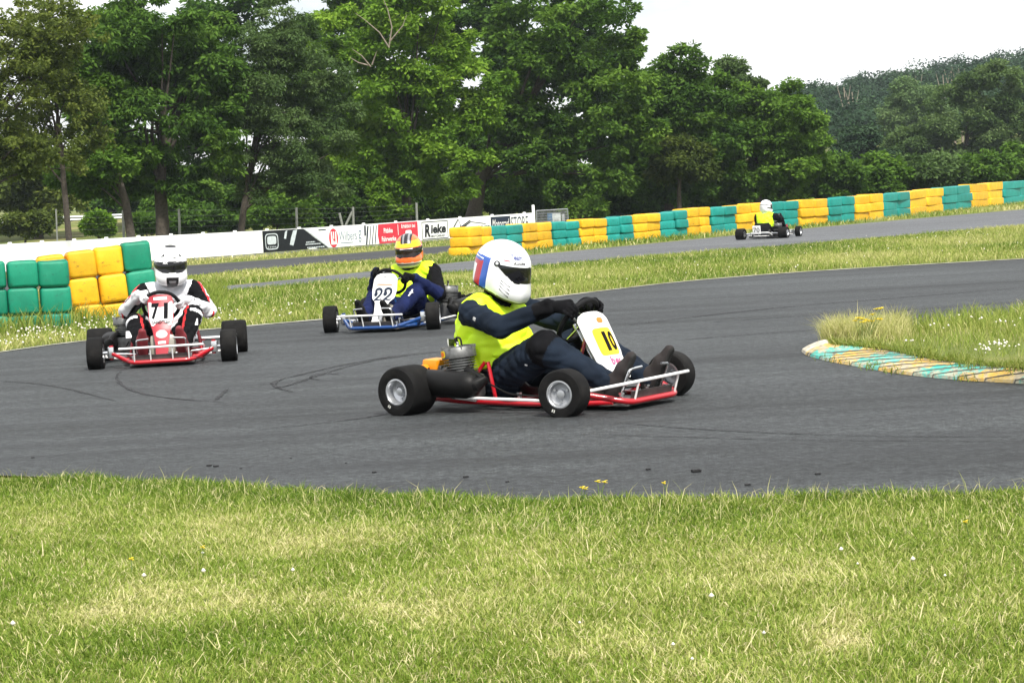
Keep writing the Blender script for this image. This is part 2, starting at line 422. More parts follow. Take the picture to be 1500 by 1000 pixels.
skid([(0,560),(80,566),(170,590)],.03)
skid([(1040,474),(1150,466),(1300,458),(1480,446)],.05)
skid([(920,478),(1080,458),(1250,443),(1490,424)],.05)
tag(mb.build('tyre_mark',M_skid,smooth=False),kind='structure')

# rubber crumbs
M_crumb=pmat('rubber crumb',(.012,.012,.013),.8)
for (px,py,s) in [(48,674,.02),(306,686,.03),(316,687,.03),(353,690,.016),(426,675,.014),(507,682,.014),(548,696,.024),(682,703,.03),(743,710,.02),(949,692,.028),(1019,695,.05),(1198,699,.03),(1095,715,.03)]:
    p=gp(px,py); mb=MB(); s*=.45; mb.box((0,0,s*.25),(s*1.6,s*.8,s*.5),(0,0,random.random()),bev=s*.12); mb.box((s*.7,s*.2,s*.2),(s*.8,s*.6,s*.4),(0,.2,1.0),bev=s*.1)
    o=mb.build('rubber_crumb',M_crumb); o.location=(p.x,p.y,.012)
    tag(o,'small black rubber crumb lying on the near side of the asphalt close to the grass','rubber crumb','rubber crumbs on the asphalt')

# ------------------------------------------------------------------ kerb and grass island on the right
Ko=smoothP([(1174,517),(1180,523),(1205,530),(1240,537),(1330,553),(1420,561),(1500,565),(1640,575),(1800,582),(2200,596),(2700,606)],3)   # outer foot of kerb
Ki=smoothP([(1212,497),(1214,502),(1225,505),(1262,507),(1310,514),(1360,525.5),(1420,534),(1500,541),(1640,548),(1800,556),(2200,570),(2700,580)],3)
It=smoothP([(1212,499),(1240,490),(1300,478),(1380,467),(1500,452),(1650,436),(1800,420),(2200,385),(2700,345)],3)               # far edge of the island
KH=.085
def kerb_mat():
    m,nt,out=new_mat('painted kerb'); L=nt.links.new
    b=nd(nt,'ShaderNodeBsdfPrincipled'); b.inputs['Roughness'].default_value=.75
    at_=nd(nt,'ShaderNodeAttribute',attribute_name='tint'); g=nd(nt,'ShaderNodeNewGeometry')
    r=ramp(nt,[(0,(.55,.52,.44)),(.05,(.60,.37,.07)),(.26,(.50,.36,.12)),(.5,(.05,.40,.33)),(.76,(.12,.42,.36))],at_.outputs['Fac']); r.color_ramp.interpolation='CONSTANT'
    n=nd(nt,'ShaderNodeTexNoise',Scale=7.0,Detail=9.0,Roughness=.72); mp=nd(nt,'ShaderNodeMapping'); mp.inputs['Scale'].default_value=(3.2,.9,1); mp.inputs['Rotation'].default_value=(0,0,rad(28))
    L(g.outputs['Position'],mp.inputs['Vector']); L(mp.outputs['Vector'],n.inputs['Vector'])
    d=ramp(nt,[(.47,(0,0,0)),(.57,(.9,.9,.9))],n.outputs['Fac']); c=mixc(nt,d.outputs['Color'],r.outputs['Color'],(.42,.37,.27))
    n2=nd(nt,'ShaderNodeTexNoise',Scale=26.0,Detail=6.0); L(g.outputs['Position'],n2.inputs['Vector'])
    d2=ramp(nt,[(.52,(0,0,0)),(.7,(1,1,1))],n2.outputs['Fac']); c=mixc(nt,d2.outputs['Color'],c,(.19,.175,.14)); L(c,b.inputs['Base Color'])
    bp=nd(nt,'ShaderNodeBump'); bp.inputs['Strength'].default_value=.5; bp.inputs['Distance'].default_value=.01; L(n2.outputs['Fac'],bp.inputs['Height']); L(bp.outputs['Normal'],b.inputs['Normal'])
    L(b.outputs['BSDF'],out.inputs['Surface']); return m
def resamp(P,n):
    P=[Vector((p[0],p[1],0)) for p in P]; d=[0]
    for a,b in zip(P[:-1],P[1:]): d.append(d[-1]+(b-a).length)
    out=[]
    for i in range(n):
        t=d[-1]*i/(n-1); k=max(j for j in range(len(d)) if d[j]<=t+1e-9); k=min(k,len(P)-2)
        f=(t-d[k])/max(1e-9,d[k+1]-d[k]); q=P[k].lerp(P[k+1],min(1,f)); out.append((q.x,q.y))
    return out
NK=420
A=[gp(*p) for p in resamp(Ko,NK)]
def gph(px,py,h):
    d=ray(px,py); t=(h-HCAM)/d.z; return CP+d*t
B=[gph(p[0],p[1],KH) for p in resamp(Ki,NK)]
V=[];F=[];T=[]; prof=[(0,.012),(.04,.03),(.3,.055),(.62,.075),(.9,.086),(1.0,.08)]
# oblique segments: paint bands shear along the kerb
for i in range(NK):
    a,b=A[i],B[i]
    for (t,z) in prof:
        p=Vector((a.x,a.y,0)).lerp(Vector((b.x,b.y,0)),t); zz=z
        V.append((p.x,p.y,zz))
cum=[0]
for i in range(1,NK): cum.append(cum[-1]+(A[i]-A[i-1]).length)
# paint value per face via separate verts
VV=[];FF=[];TT=[]
NP=len(prof)
for i in range(NK-1):
    for j in range(NP-1):
        q=[i*NP+j,(i+1)*NP+j,(i+1)*NP+j+1,i*NP+j+1]
        s=cum[i]-.42*prof[j][0]*1.0+.05*math.sin(i*1.7)*0
        band=int(s//.46)%2; sub=(s%.46)/.46
        val=(.12 if sub<.6 else .3) if band==0 else (.6 if sub<.55 else .8)
        if cum[i]<.27: val=.0
        b0=len(VV); VV+=[V[k] for k in q]; FF.append([b0,b0+1,b0+2,b0+3]); TT+=[val]*4
# groove gaps between slabs: small lowered joints
o=obj_np('kerb',VV,FF,kerb_mat(),tint=TT); tag(o,kind='structure')
M_joint=pmat('kerb joint',(.10,.095,.08),.95); mb=MB()
s=.23
for i in range(3,NK-8):
    if cum[i]>=s:
        s+=.23; pts=[]
        for (t,z) in prof:
            k=min(NK-1,max(0,int(i+ (t*.42)/(cum[-1]/NK))))
            p=Vector((A[k].x,A[k].y,0)).lerp(Vector((B[k].x,B[k].y,0)),t); pts.append((p.x,p.y,z+.0005))
        mb.tube(pts,.004,6)
tag(mb.build('kerb_joint',M_joint),kind='structure')
# raised grass island
V=[];F=[]; n=140; m_=16
Bi=[gph(p[0],p[1],KH) for p in resamp(Ki,n)]; Ti=[gph(p[0],p[1],.03) for p in resamp(It,n)]
for i in range(n):
    for j in range(m_+1):
        t=j/m_; p=Bi[i].lerp(Ti[i],t); z=.078*(1-t)**1.2+.015 if t<1 else .012
        V.append((p.x,p.y,z))
W=m_+1
F=[[i*W+j,(i+1)*W+j,(i+1)*W+j+1,i*W+j+1] for i in range(n-1) for j in range(m_)]
tag(obj_np('grass_island',V,F,M_ground,smooth=True),kind='structure')
ISL=[(p.x,p.y) for p in Bi]+[(p.x,p.y) for p in Ti[::-1]]
def inpoly(x,y,poly):
    c=np.zeros(x.shape,bool); n=len(poly); j=n-1
    for i in range(n):
        xi,yi=poly[i];xj,yj=poly[j]
        with np.errstate(divide='ignore',invalid='ignore'):
            c^=((yi>y)!=(yj>y))&(x<(xj-xi)*(y-yi)/(yj-yi)+xi)
        j=i
    return c

# ------------------------------------------------------------------ grass blades
def blades(P, H, Wd, lean, az, tint, curl=.5):
    """P Nx3 roots; returns V,F,tint (5 verts, 3 tris per blade)"""
    N=len(P); face=RNG.uniform(0,2*PI,N)
    side=np.stack([np.cos(face),np.sin(face),np.zeros(N)],-1)*(Wd/2)[:,None]
    d=np.stack([np.cos(az),np.sin(az),np.zeros(N)],-1)
    mid=P+np.stack([np.zeros(N),np.zeros(N),H*.55],-1)+d*(H*lean*.35)[:,None]
    tip=P+np.stack([np.zeros(N),np.zeros(N),H*(1-.35*lean**2)],-1)+d*(H*lean*1.0)[:,None]
    V=np.stack([P-side,P+side,mid-side*.75,mid+side*.75,tip],1).reshape(-1,3)
    b=(np.arange(N)*5)[:,None]
    F=np.stack([b+[0,1,3],b+[0,3,2],b+[2,3,4]],1).reshape(-1,3)
    return V,F,np.repeat(tint,5)
GR=[(0,(.06,.13,.014)),(.3,(.17,.255,.034)),(.55,(.34,.39,.095)),(.8,(.60,.56,.27)),(1,(.68,.60,.38))]
M_grass=leaf_mat('grass blade',GR,.35,.5)
# near verge
N=int(580000); y=4.9+(9.9-4.9)*RNG.random(N)**.9; x=(RNG.random(N)*2-1)*(.236*y+1.6)
px,py=proj(np.stack([x,y,np.zeros(N)],-1)); edge=yat(L1,px)+(vnoise(x*3,y*3,5)-.5)*7+1
k=py>edge-3; x,y,px,py,edge=x[k],y[k],px[k],py[k],edge[k]; N=len(x)
dist=py-edge
dry=np.clip((fnoise(x*.9,y*.55,11)-.40)*2.6,0,1)*np.clip(dist/45,0,1)
patch=np.zeros(N)
for (cx,cy,rx,ry,a) in [(470,788,90,22,.6),(250,865,100,26,.7),(420,880,120,22,.8),(610,895,90,28,.9),(1230,940,48,20,1.3),(400,800,60,18,.5),(1130,850,120,35,.3),(840,945,120,25,.5),(560,780,80,16,.4),(60,770,70,18,.3),(180,900,120,30,.6),(900,960,130,20,.4)]:
    patch+=a*np.exp(-(((px-cx)/rx)**2+((py-cy)/ry)**2))
rough=.25+1.3*fnoise(x*7,y*7,91,3)*fnoise(x*2.5,y*2.5,93,2)*1.5; patch*=.8*rough; dry=np.clip(dry*.5*rough+patch,0,1)
clump=fnoise(x*6,y*6,23,2); gl=fnoise(x*1.7,y*1.7,31,2)
H=(.014+.023*RNG.random(N))*(.6+.8*clump)*(1-.35*np.clip(patch,0,1)); H*=1+.55*np.exp(-(dist/14)**2)
Wd=.0024+.0030*RNG.random(N)
lean=np.clip(.25+1.0*RNG.random(N)+.4*patch,0,1.6); az=2*PI*fnoise(x*2.2,y*2.2,41,2)*1.6+RNG.normal(0,1.9,N)
tint=np.clip(.52+.46*(RNG.random(N)-.5)+.55*(dry-.25)+.30*(gl-.5)-.24*np.exp(-(dist/35)**2)*(RNG.random(N)),0.02,1)
deep=(fnoise(x*1.3,y*1.3,77,2)>.60); tint=np.where(deep,tint*.82,tint)
straw=RNG.random(N)<(.10+.34*dry); tint=np.where(straw,np.clip(.78+.2*RNG.random(N),0,1),tint)
P=np.stack([x,y,zg(x,y)-.002],-1)
V1,F1,T1=blades(P,H,Wd,lean,az,tint)
# thin seed stalks along the edge and strewn
N2=1900; qx=RNG.random(N2)*2700-600; qy=yat(L1,qx)+RNG.random(N2)**2*60+4
PP=np.array([gp(a,b) for a,b in zip(qx,qy)]); 
V2,F2,T2=blades(PP,.04+.08*RNG.random(N2)**2,np.full(N2,.0024),.2+.8*RNG.random(N2),RNG.uniform(0,2*PI,N2),np.clip(.6+.3*RNG.random(N2),0,1))
# long fallen straws
N3=700; y3=4.9+3.1*RNG.random(N3); x3=(RNG.random(N3)*2-1)*(.236*y3+.6); 
V3,F3,T3=blades(np.stack([x3,y3,zg(x3,y3)+.01],-1),.04+.05*RNG.random(N3),np.full(N3,.003),1.1+.5*RNG.random(N3),RNG.uniform(0,2*PI,N3),np.clip(.72+.28*RNG.random(N3),0,1))
V=np.concatenate([V1,V2,V3]); F=np.concatenate([F1,F2+len(V1),F3+len(V1)+len(V2)]); T=np.concatenate([T1,T2,T3])
tag(obj_np('grass',V,F,M_grass,tint=T),'mown near verge of green grass mixed with dry straw in front of the track','grass',kind='stuff')

def sample_between(La,Lb,n,x0=-250,x1=1800):
    """random ground points in the region between two photo curves, roughly even on the ground"""
    out=[]; qx=RNG.uniform(x0,x1,n*3); a=yat(La,qx); b=yat(Lb,qx); hz=277-.055*(qx-750)
    # even in depth: D ~ 1/(y-h)
    ia,ib=1/(a-hz+14),1/(b-hz+14); t=RNG.random(n*3); inv=ia+(ib-ia)*t; qy=1/inv+hz-14
    wgt=np.abs(ib-ia)*inv; keep=RNG.random(n*3)<wgt/wgt.max()
    qx,qy=qx[keep][:n],qy[keep][:n]
    D=np.array([gp(u,v) for u,v in zip(qx[:1],qy[:1])])
    # vectorised ground solve
    R=np.array([CR,CU,CF]); d=np.stack([(qx-750)/FPX,(500-qy)/FPX,np.ones(len(qx))],-1)@R
    z=np.zeros(len(qx))
    for _ in range(14): tt=(z-HCAM)/d[:,2]; X_=d[:,0]*tt; Y_=d[:,1]*tt; z=zg(X_,Y_)
    return np.stack([X_,Y_,z],-1),qx,qy
M_mid=leaf_mat('meadow blade',[(0,(.07,.135,.018)),(.35,(.18,.25,.042)),(.6,(.35,.37,.11)),(1,(.60,.54,.29))],.3,.55)
def meadow(name,La,Lb,n,h,w,label,dryb=.0,x0=-250,x1=1800,bed=0):
    P,qx,qy=sample_between(La,Lb,n,x0,x1); N=len(P)
    cl=fnoise(P[:,0]*1.2,P[:,1]*.7,5,3); gl=fnoise(P[:,0]*.35,P[:,1]*.25,15,2)
    e=np.minimum(np.abs(qy-yat(La,qx)),np.abs(yat(Lb,qx)-qy))
    H=h*(.4+.9*RNG.random(N))*(.5+cl); Wd=w*(.6+.8*RNG.random(N))
    tint=np.clip(.36+.35*(RNG.random(N)-.5)+.8*(gl-.45)+dryb,0.03,1); st=RNG.random(N)<.16; tint=np.where(st,np.clip(.7+.3*RNG.random(N),0,1),tint)
    V,F,T=blades(P-np.array([0,0,.003]),H,Wd,.3+.7*RNG.random(N),RNG.uniform(0,2*PI,N),tint)
    return tag(obj_np(name,V,F,M_mid,tint=T),label,'grass',kind='stuff')
off=lambda L,d:[(p[0],p[1]+d) for p in L]
meadow('grass',off(L2,-2),off(L3,1),235000,.085,.010,'rough meadow strip between the racing bend and the back straight',x1=2350)
meadow('grass',off(L4,-1),off(L6,2),16000,.10,.022,'thin grass strip between the back straight and the pit road',x1=760)
Lw=[(-300,400),(0,395),(220,385),(460,367),(560,359),(660,351),(760,344),(900,333)]
meadow('grass',off(L5,-1),Lw,9000,.10,.028,'grass fringe at the foot of the white advert wall',.15,x1=800)
Lb=[(640,374),(800,357),(875,352),(1005,342),(1173,325),(1295,313),(1379,304),(1472,293),(1600,283),(1800,268)]
meadow('grass',off(L4,-1),Lb,26000,.14,.024,'grass fringe at the foot of the long tyre barrier',.0,x0=650)
# tall weeds around the left tyre blocks
Lt=[(-250,480),(0,462),(90,452),(200,440),(260,432),(400,425)]
P,qx,qy=sample_between(off(L2,-22),Lt,17000,-250,330); N=len(P)
V,F,T=blades(P,(.10+.22*RNG.random(N))*(.5+fnoise(P[:,0]*2,P[:,1]*2,9)),.008+.008*RNG.random(N),.2+.6*RNG.random(N),RNG.uniform(0,2*PI,N),np.clip(.22+.35*RNG.random(N),0,1))
tag(obj_np('weeds',V,F,M_mid,tint=T),'tall weeds growing against the lowest blocks of the left tyre barrier','weeds',kind='stuff')
# island grass
N=150000; bx=[p[0] for p in ISL]; by=[p[1] for p in ISL]; x=RNG.uniform(min(bx),max(bx),N); y=RNG.uniform(min(by),max(by),N); k=inpoly(x,y,ISL); x,y=x[k],y[k]; N=len(x)
px,py=proj(np.stack([x,y,np.full(N,.05)],-1))
dryi=np.exp(-np.clip((px-1235)/60,0,9)**2)
H=(.05+.09*RNG.random(N))*(.5+fnoise(x*2,y*2,3))*(1+.9*dryi*RNG.random(N)); tint=np.clip(.28+.3*RNG.random(N)+.55*dryi*RNG.random(N),0,1)
st=RNG.random(N)<(.07+.6*dryi); tint=np.where(st,.75+.25*RNG.random(N),tint)
V,F,T=blades(np.stack([x,y,np.full(N,.02)],-1),H,.004+.004*RNG.random(N),.15+.7*RNG.random(N),RNG.uniform(0,2*PI,N),tint)
tag(obj_np('grass',V,F,M_mid,tint=T),'uncut grass on the island inside the painted kerb, dry at its tip','grass',kind='stuff')
# fringe leaning over the top of the kerb
P=[];A_=[]
for _ in range(4200):
    px_=random.uniform(1214,1800); q=gph(px_,float(yat(Ki,px_))+random.gauss(-1.2,1.8)*(1+.5*math.sin(px_*.09)),KH); P.append((q.x,q.y,KH-.012)); A_.append(-PI/2+random.gauss(0,1.0))
P=np.array(P); N=len(P); tn=np.clip(.25+.4*RNG.random(N)+.4*(P[:,0]<1.75)*RNG.random(N),0,1)
V,F,T=blades(P,.035+.075*RNG.random(N)*fnoise(P[:,0]*5,P[:,1]*5,8)*1.6,np.full(N,.0048),.3+1.0*RNG.random(N),np.array(A_),tn)
tag(obj_np('grass',V,F,M_mid,tint=T),'ragged grass fringe creeping over the upper edge of the painted kerb','grass',kind='stuff')
# few tufts overhanging the kerb foot
P=[];
for (px_,n_,s_) in [(1228,60,.05),(1285,160,.09),(1318,110,.07),(1430,170,.12),(1440,60,.06)]:
    for _ in range(n_):
        q=gp(px_+random.gauss(0,11),float(yat(Ko,px_))-3+random.gauss(0,1.6)); P.append((q.x,q.y,.01))
P=np.array(P); N=len(P); V,F,T=blades(P,.025+.05*RNG.random(N),np.full(N,.005),.3+.9*RNG.random(N),RNG.uniform(0,2*PI,N),.05+.4*RNG.random(N))
tag(obj_np('weeds',V,F,M_mid,tint=T),'small green tufts growing from the foot of the painted kerb','weeds',kind='stuff')
# tall dry stalks at the island tip
P=[]
for _ in range(5200):
    u_=random.random()**1.5; q=gph(1216+110*u_+random.gauss(0,6),503-random.random()*(8+16*u_),.05); P.append((q.x,q.y,.03))
P=np.array(P); N=len(P); V,F,T=blades(P,.08+.17*RNG.random(N)**1.5,np.full(N,.0042),.2+.8*RNG.random(N),RNG.uniform(0,2*PI,N),.55+.45*RNG.random(N))
tag(obj_np('weeds',V,F,M_mid,tint=T),'tall straw coloured stalks at the tip of the kerb island','weeds',kind='stuff')
# clover heads
M_clover=pmat('clover head',(.72,.68,.6),.9)
def dots(P,r,name,label,mat):
    V=[];F=[]
    o=[(1,0,0),(0,1,0),(-1,0,0),(0,-1,0),(0,0,1),(0,0,-1)]; f=[(0,1,4),(1,2,4),(2,3,4),(3,0,4),(1,0,5),(2,1,5),(3,2,5),(0,3,5)]
    for p in P:
        rr=r*(.6+.7*random.random()); b=len(V); V+=[(p[0]+a*rr,p[1]+b_*rr,p[2]+c*rr) for a,b_,c in o]; F+=[[b+i for i in t] for t in f]
    return tag(obj_np(name,V,F,mat,smooth=True),label,'clover',kind='stuff')
P=[]
for _ in range(420):
    px_=random.uniform(-60,330) if random.random()<.8 else random.uniform(300,700); py_=float(yat(L2,px_))-random.uniform(2,34); q=gp(px_,py_); P.append((q.x,q.y,q.z+.05+.05*random.random()))
for _ in range(45):
    px_=random.uniform(780,1500); py_=float(yat(L3,px_))+random.uniform(1,40); q=gp(px_,py_); P.append((q.x,q.y,q.z+.06+.04*random.random()))
dots(P,.011,'clover','white clover heads dotted through the meadow strip',M_clover)
P=[]
for (cx,cy,n_) in [(1470,508,26),(1445,515,10),(1482,473,8),(1425,470,5),(1340,502,4),(1380,480,4)]:
    for _ in range(n_):
        q=gph(cx+random.gauss(0,14),cy+random.gauss(0,3),.09); P.append((q.x,q.y,.10+.02*random.random()))
dots(P,.008,'clover','white clover heads on the kerb island',M_clover)
P=[]
for (cx,cy) in [(298,824),(299,851),(430,850),(212,858),(20,930),(1120,946),(1015,985),(987,963),(1385,860),(1338,835),(1257,842),(1233,820),(1043,890),(850,930)]:
    q=gp(cx,cy); P.append((q.x,q.y,.035))
dots(P,.007,'clover','scattered white clover heads in the near verge',M_clover)
# yellow flowers
M_yel=pmat('yellow petal',(.8,.62,.02),.6); M_stem=pmat('flower stem',(.10,.16,.03),.7)
def flower(pts, base, label, cat, name, r, grp=None):
    root=empty(name,base,0,label,cat,grp); st=MB()
    for (x,y,z) in pts:
        st.tube([(x*.3,y*.3,0),(x*.6,y*.6,z*.5),(x,y,z)],[.0022,.0018,.0013],6)
        hd=MB()
        for k in range(9):
            w=2*PI*k/9+random.random(); hd.box((x+math.cos(w)*r*.62,y+math.sin(w)*r*.62,z+.001*k),(r*.9,r*.42,.0015),(random.uniform(-.3,.3),random.uniform(-.5,.2),w))
        hd.ball((x,y,z+.002),(r*.38,r*.38,r*.3),5); hd.build('flower_head',M_yel,root)
    st.build('stem',M_stem,root); return root
b=gph(1262,502,.06)
pts=[]
for (px_,py_) in [(1284,453),(1290,452),(1278,461),(1285,467),(1253,470),(1257,466),(1262,467),(1267,469),(1272,470),(1277,471),(1289,468),(1264,472)]:
    q=at(px_,py_,b.y+random.uniform(-.08,.08)); pts.append((q.x-b.x,q.y-b.y,q.z-b.z))
flower(pts,b,'yellow flowering ragwort standing in the dry grass at the kerb island tip','wildflower','ragwort_plant',.021)
for (px_,py_,lab,n_) in [(850,741,'pair of yellow flower heads low in the near verge edge below the leading kart',2),(878,728,'yellow flowers at the track edge right of the lower yellow pair',2),(981,728,'single yellow flower at the track edge furthest right along the verge',1),(298,827,'yellow flower deep in the left part of the near verge',1),(193,843,'small yellow flower near the dry patch on the left',1),(1423,791,'small yellow flower in the right part of the near verge',1)]:
    q=gp(px_,py_); flower([(random.uniform(-.03,.03),random.uniform(-.02,.02),.05+random.random()*.02) for _ in range(n_)],q,lab,'wildflower','yellow_flower',.011 if n_>1 else .008)
# ------------------------------------------------------------------ tyre barriers
def block_mat(name,col,dirt,worn):
    m,nt,out=new_mat(name); L=nt.links.new
    b=nd(nt,'ShaderNodeBsdfPrincipled'); b.inputs['Roughness'].default_value=.55; b.inputs['Specular IOR Level'].default_value=.35
    g=nd(nt,'ShaderNodeNewGeometry'); oi=nd(nt,'ShaderNodeObjectInfo')
    n=nd(nt,'ShaderNodeTexNoise',Scale=3.5,Detail=8.0,Roughness=.7); L(g.outputs['Position'],n.inputs['Vector'])
    base=ramp(nt,[(.3,[c*.78 for c in col]),(.55,col),(.75,[min(1,c*1.15+.02) for c in col])],n.outputs['Fac'])
    mp=nd(nt,'ShaderNodeMapping'); mp.inputs['Scale'].default_value=(7,7,13); mp.inputs['Rotation'].default_value=(.4,.5,.2); L(g.outputs['Position'],mp.inputs['Vector'])
    n2=nd(nt,'ShaderNodeTexNoise',Scale=1.3,Detail=10.0,Roughness=.78); L(mp.outputs['Vector'],n2.inputs['Vector'])
    d=ramp(nt,[(.56,(0,0,0)),(.66,(.8,.8,.8))],n2.outputs['Fac']); c=mixc(nt,d.outputs['Color'],base.outputs['Color'],dirt)
    n3=nd(nt,'ShaderNodeTexNoise',Scale=9.0,Detail=9.0,Roughness=.8); L(g.outputs['Position'],n3.inputs['Vector'])
    d3=ramp(nt,[(.68,(0,0,0)),(.76,(.6,.6,.6))],n3.outputs['Fac']); c=mixc(nt,d3.outputs['Color'],c,worn)
    r=ramp(nt,[(0,(.86,)*3),(1,(1.1,)*3)],oi.outputs['Random']); c=mixc(nt,1.0,c,r.outputs['Color'],'MULTIPLY')
    L(c,b.inputs['Base Color'])
    bp=nd(nt,'ShaderNodeBump'); bp.inputs['Strength'].default_value=.35; bp.inputs['Distance'].default_value=.02; L(n.outputs['Fac'],bp.inputs['Height']); L(bp.outputs['Normal'],b.inputs['Normal'])
    L(b.outputs['BSDF'],out.inputs['Surface']); return m
M_by=block_mat('yellow tyre cover',(.78,.43,.012),(.16,.10,.02),(.85,.62,.2))
M_bt=block_mat('teal tyre cover',(.006,.25,.215),(.02,.09,.08),(.2,.5,.4))
M_bg=block_mat('green tyre cover',(.004,.215,.125),(.012,.08,.055),(.12,.42,.22))
M_dark=pmat('dark gap',(.012,.012,.01),.9)
def block_mesh(name,L_,W_,H_,mat,rd=.055,pw=8.0,seed=0):
    """one covered tyre: rounded superellipse footprint, soft top and bottom edges, slightly dented"""
    r=random.Random(seed); n=40; V=[];F=[]
    rd=min(rd,H_*.3)
    prof=[(.72,0),(.9,0.002)]+[(1-(rd/ (L_/2))*(1-math.sin(a)) , rd*(1-math.cos(a))) for a in [PI/8,PI/4,PI*3/8,PI/2]]
    prof=prof+[(1.0+.008,H_*.5)]+[(q,H_-z) for q,z in prof[::-1]]
    ph=r.random()*6
    for q,z in prof:
        for k in range(n):
            w=2*PI*k/n; c,s=math.cos(w),math.sin(w)
            x=math.copysign(abs(c)**(2/pw),c); y=math.copysign(abs(s)**(2/pw),s)
            dent=1+.012*math.sin(3*w+ph)+.010*math.sin(5*w+2*ph+9*z)
            V.append((x*q*dent*L_/2,y*q*dent*W_/2,z+.006*math.sin(2*w+ph)))
    m=len(prof)
    for i in range(m-1):
        for k in range(n):
            l=(k+1)%n; F.append([i*n+k,i*n+l,(i+1)*n+l,(i+1)*n+k])
    me=bpy.data.meshes.new(name); me.from_pydata(V,[],F+[[k for k in range(n)][::-1],[(m-1)*n+k for k in range(n)]]); me.materials.append(mat)
    me.polygons.foreach_set('use_smooth',[True]*len(me.polygons)); me.update(); return me
ORD=['first','second','third','fourth','fifth','sixth','seventh','eighth','ninth','tenth','eleventh','twelfth','thirteenth']
def stack(P,rz,L_,W_,H_,rows,mat,label,group,seed,lean=0.0):
    root=empty('tyre_stack',P,rz,label,'tyre stack',group); hb=H_/rows
    for r_ in range(rows):
        me=block_mesh('tyre',L_,W_,hb*.996,mat,seed=seed*7+r_,rd=.038)
        o=link(bpy.data.objects.new('tyre',me),root); o.location=(random.uniform(-.012,.012),random.uniform(-.035,.035),hb*r_+.001); o.rotation_euler=(0,random.uniform(-.012,.012),random.uniform(-.045,.045))
    return root
DB=[(640,49),(660,50),(720,52),(812,55.5),(900,57.5),(1000,60),(1100,63),(1200,66),(1300,70),(1400,78),(1500,88),(1620,104)]
dbf=lambda x: float(np.interp(x,[a for a,_ in DB],[b for _,b in DB]))
TOP=[(660,336),(720,332),(766,329),(800,327),(851,323),(890,320),(933,316),(970,312),(1005,307.5),(1043,304),(1079,301),(1127,297.5),(1171,294.6),(1214,291),(1253,287.5),(1296,284),(1334,281),(1382,275.5),(1424,271.5),(1471,267),(1520,263),(1700,250)]
tof=lambda x: float(np.interp(x,[a for a,_ in TOP],[b for _,b in TOP]))
SEG=[('Y',686,706,722),('T',721,743,766),('Y',766,788,810),('T',811,830,850),('Y',851,871,891),('T',891,910,928),('Y',929,949,969),('T',970,990,1008),('Y',1009,1026,1042),('T',1043,1061,1079),('Y',1080,1103,1127),('T',1128,1150,1171),('Y',1172,1193,1214),('T',1215,1234,1253),('Y',1254,1275,1296),('T',1297,1316,1334),('Y',1335,1358,1382),('T',1383,1403,1424),('Y',1425,1448,1471),('T',1472,1496,1520),('Y',1521,1546,1570),('T',1571,1597,1622)]
cnt={'Y':0,'T':0}; sd=0
for (c,x0,xm,x1) in SEG:
    for half,(a,b) in enumerate(((x0,xm),(xm,x1))):
        D0,D1=dbf(a),dbf(b); A_=at(a,tof(a),D0); B_=at(b,tof(b),D1)
        mid=(A_+B_)/2; base=zg1(mid.x,mid.y); Ht=mid.z-base
        d=Vector((B_.x-A_.x,B_.y-A_.y,0)); sd+=1
        col='yellow' if c=='Y' else 'teal'; o_=ORD[cnt[c]] if cnt[c]<13 else 'last'
        lab=f"{'left' if half==0 else 'right'} stack of the {o_} {col} pair from the left end of the back barrier"
        P=Vector((mid.x,mid.y,base))-Vector((-d.y,d.x,0)).normalized()*(-.28)
        stack(P,math.atan2(d.y,d.x),d.length*.995,.56,Ht+random.uniform(-.012,.02)+(.012 if c=='Y' else 0),3,M_by if c=='Y' else M_bt,lab,'tyre stacks of the long back barrier',sd)
    cnt[c]+=1
# left barrier (px edges, top y, bottom y, D)
LB=[('G',-92,-45,386,496,23.9,'green stack at the far left edge, mostly cut off by the frame'),('G',-45,2,384.5,492,24.0,'green stack partly cut off at the left edge of the photo'),
    ('G',2,48,383,490,24.1,'green stack of the low front block, left of its neighbour'),('G',48,94,382,484,24.2,'green stack at the right end of the low front block, before the yellow stacks'),
    ('Y',55,97,374,488,25.3,'leftmost yellow stack, half hidden behind the green stacks'),('Y',97,140,367.5,482,25.4,'middle yellow stack with scuffed cover beside the green stacks'),
    ('Y',140,181,361,478,25.5,'right yellow stack with black scratches, beside the taller green end stack'),('G',180,222,354,474,25.6,'tall green stack closing the right end of the left tyre barrier, beside the white helmet')]
for (c,x0,x1,yt,yb,D,lab) in LB:
    A_=at(x0,yt+1,D); B_=at(x1,yt-1,D+.08); mid=(A_+B_)/2; base=zg1(mid.x,mid.y)-.12; d=Vector((B_.x-A_.x,B_.y-A_.y,0)); sd+=1
    t_=stack(Vector((mid.x,mid.y+.2,base)),math.atan2(d.y,d.x),d.length*1.0,.42,mid.z-base,3,M_by if c=='Y' else M_bg,lab,'tyre stacks of the left barrier',sd)
    t_.rotation_euler.y=-.065 if x0>50 else -.01
